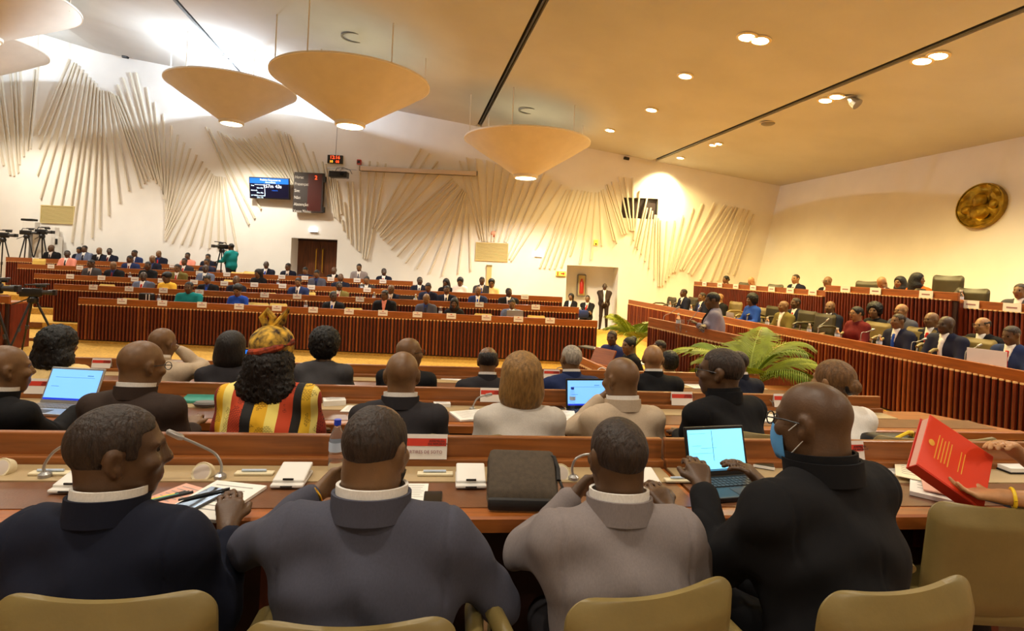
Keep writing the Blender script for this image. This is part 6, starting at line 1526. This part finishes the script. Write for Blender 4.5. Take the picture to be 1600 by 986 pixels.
for i, (x, y, j, cl, kd) in enumerate(sorted(FARP, key=lambda a: (a[2], a[0]))):
    cnt[j] = cnt.get(j, 0)+1
    lb = '%s in %s seated at the far %s, %s from its left' % ({'m': 'man', 'w': 'person', 'l': 'woman', 's': 'woman in headscarf', 'k': 'woman with dark headwear', 'b': 'broad person'}[kd], cw[cl], rowname[j], ordinal(cnt[j]-1))
    v = i % 5
    pose = [dict(lean=.12, hpitch=.1), dict(lean=.2, hpitch=.3), dict(lean=.1, hpitch=.0, hyaw=.45), dict(lean=.25, hpitch=.2, hyaw=-.4), dict(lean=.15, hpitch=.45)][v]
    kw = dict(pose)
    if kd in 'm': kw.update(front=True, hair=('cropped', 'none', 'cropped')[i % 3], w=(1.0, 1.12)[i % 2])
    elif kd == 'b': kw.update(front=False, hair='cropped', w=1.3, hs=1.1)
    elif kd == 's': kw.update(front=False, hair='scarf', fem=True)
    elif kd == 'k': kw.update(front=False, hair='wrap', fem=True)
    elif kd == 'l': kw.update(front=False, hair='long', fem=True)
    else: kw.update(front=False, hair='cropped')
    near(x, y, FARY[j]+.62, math.pi+(.0 if x < 800 else 0)-.12*((x-800)/800), lb, (None, None), skin='abcab'[i % 5], cloth=cl if cl != 'teal' else 'teal', shirt='pink' if (x, j) == (601, 0) else shirts[i % 5], tie='pink' if (x, j) == (601, 0) else ties[i % 7], hairc='black', h=.018 if j < 2 else .021, collar=False, group='people of the far block', **kw)
# standing cameraman, alcove people
near(361, 386, 18.3, 1.2, 'cameraman in teal shirt standing behind the far benches', (None, None), lean=.05, h=.02, cloth='teal', skin='a', hair='cropped', hairc='black', legs='stand', front=False, collar=False, top_name='shirt')
near(945, 448, 19.75, math.pi-.15, 'man in dark brown suit standing with folded hands in the alcove', (P(943, 473, 19.45), P(947, 473, 19.45)), lean=.0, h=.016, cloth='brown', skin='c', hair='none', legs='stand', front=True, tie='white', collar=False, trousers='brown', w=1.1, up=.5)
near(892, 464, 18.9, math.pi-.4, 'woman in black jacket seated at the left of the alcove', (None, None), lean=.05, h=.018, cloth='black', skin='b', hair='long', hairc='black', fem=True, front=True, tie='white', collar=False)
near(918, 467, 18.6, math.pi-.3, 'man in black suit and red tie seated before the alcove', ((P(917, 487, 18.2)), (P(921, 487, 18.2))), lean=.05, h=.018, cloth='black', skin='b', hair='cropped', hairc='black', front=True, tie='red', collar=False)
# blue bag on the seat beside them
q = P(909, 491, 17.9); t = tag(empty('shoulder_bag', (q.x, q.y, q.z-.12)), 'dark teal bag lying beside the seated pair near the alcove', 'bag'); m = MB(); m.bbox(-.22, .22, -.14, .14, 0, .26, .07); m.build('bag_body', 'cloth_blue_shirt', t, smooth=True); m = MB(); m.tube([(-.1, 0, .25), (0, 0, .33), (.1, 0, .25)], .012, 6); m.build('bag_handle', 'dark_grey', t)
# chairs of the far block: khaki backs that show between the people
EMP = {0: [(203, 466), (405, 473), (434, 474), (552, 481), (755, 490), (838, 493), (385, 472)], 1: [(166, 444), (418, 457), (480, 456), (560, 464), (640, 466), (825, 477)], 2: [(605, 451), (360, 437), (833, 462)], 3: [(60, 404), (390, 424), (370, 425)]}
for j, L in EMP.items():
    for k, (x, y) in enumerate(sorted(L)):
        p = P(x, y, FARY[j]+.85); chair((p.x, p.y-.2, p.z-.86), math.pi, 'empty khaki chair at the far %s, %s of those showing from the left' % (rowname[j], ordinal(k)), 'leather_khaki', 'far khaki chairs', small=True)
# name cards of the far block
CARDS = {0: [190, 253, 315, 373, 432, 489, 545, 598, 652, 705, 760, 810, 859.5], 1: [145, 201, 254.6, 311, 413, 464, 562, 749, 837], 2: [109, 158, 210, 252, 302.6, 350, 397, 441, 486, 573.5, 820], 3: [79, 124, 311, 354, 440, 476, 516.6, 557.7, 598], 4: [55, 269]}
for j, L in CARDS.items():
    for k, x in enumerate(L):
        p = P(x, hor(x)+FARTOP[j]+4, FARY[j]-.02)
        t = tag(empty('name_card', (p.x, FARY[j]-.012, FARZ[j]-.085)), 'white name card fixed to the far %s, %s from its left end' % (rowname[j], ordinal(k)), 'name card', 'far name cards')
        m = MB(); m.box(-.105, .105, 0, .008, -.02, .105); m.build('card_sheet', 'card', t); m = MB(); m.box(-.07, .07, -.0015, 0, .03, .045); m.build('card_print', 'ink_soft', t)
        if j < 2: m = MB(); m.box(-.02, .02, -.0015, 0, .07, .085); m.build('card_emblem', 'red_band', t)
# small things on the far desks
for (x, j, lb) in ((249, 0, 'beside the broad person in teal'), (479, 0, 'left of the man in black'), (650, 1, 'on the second bench near the middle'), (585, 1, 'on the second bench by the open laptop'), (690, 0, 'right of the man in slate grey'), (434, 2, 'on the third bench'), (202, 2, 'near the left of the third bench'), (565, 2, 'right of the middle of the third bench')):
    p = P(x, 450, FARY[j]+.3); bottle((p.x, p.y, FARZ[j]-.13), 'small water bottle on a far desk %s' % lb, .27, 'water bottles', 'white_plastic', .04)
p = P(805, 480, FARY[0]+.25); t = tag(empty('laptop', (p.x, p.y, FARZ[0]-.13), 0), 'open grey laptop seen from behind on the far front bench', 'laptop'); m = MB(); m.bbox(-.19, .19, -.01, .01, .0, .26, .004); m.build('lid', 'grey_metal', t); m = MB(); m.bbox(-.19, .19, 0, .25, 0, .018, .004); m.build('base', 'grey_metal', t)
p = P(635, 455, FARY[1]+.25); t = tag(empty('laptop', (p.x, p.y, FARZ[1]-.13), 0), 'open dark laptop seen from behind on the far second bench', 'laptop'); m = MB(); m.bbox(-.19, .19, -.01, .01, .0, .22, .004); m.build('lid', 'dark_grey', t); m = MB(); m.bbox(-.19, .19, 0, .25, 0, .018, .004); m.build('base', 'dark_grey', t)
p = P(232, 462, FARY[0]+.28); t = tag(empty('handbag', (p.x, p.y, FARZ[0]-.13)), 'black striped handbag standing on the far front bench', 'bag'); m = MB(); m.bbox(-.2, .12, -.06, .06, 0, .27, .03); m.build('bag_body', 'black_plastic', t); m = MB(); m.box(-.02, .0, -.065, -.06, .02, .25); m.box(.05, .07, -.065, -.06, .02, .25); m.build('bag_stripes', 'card', t)
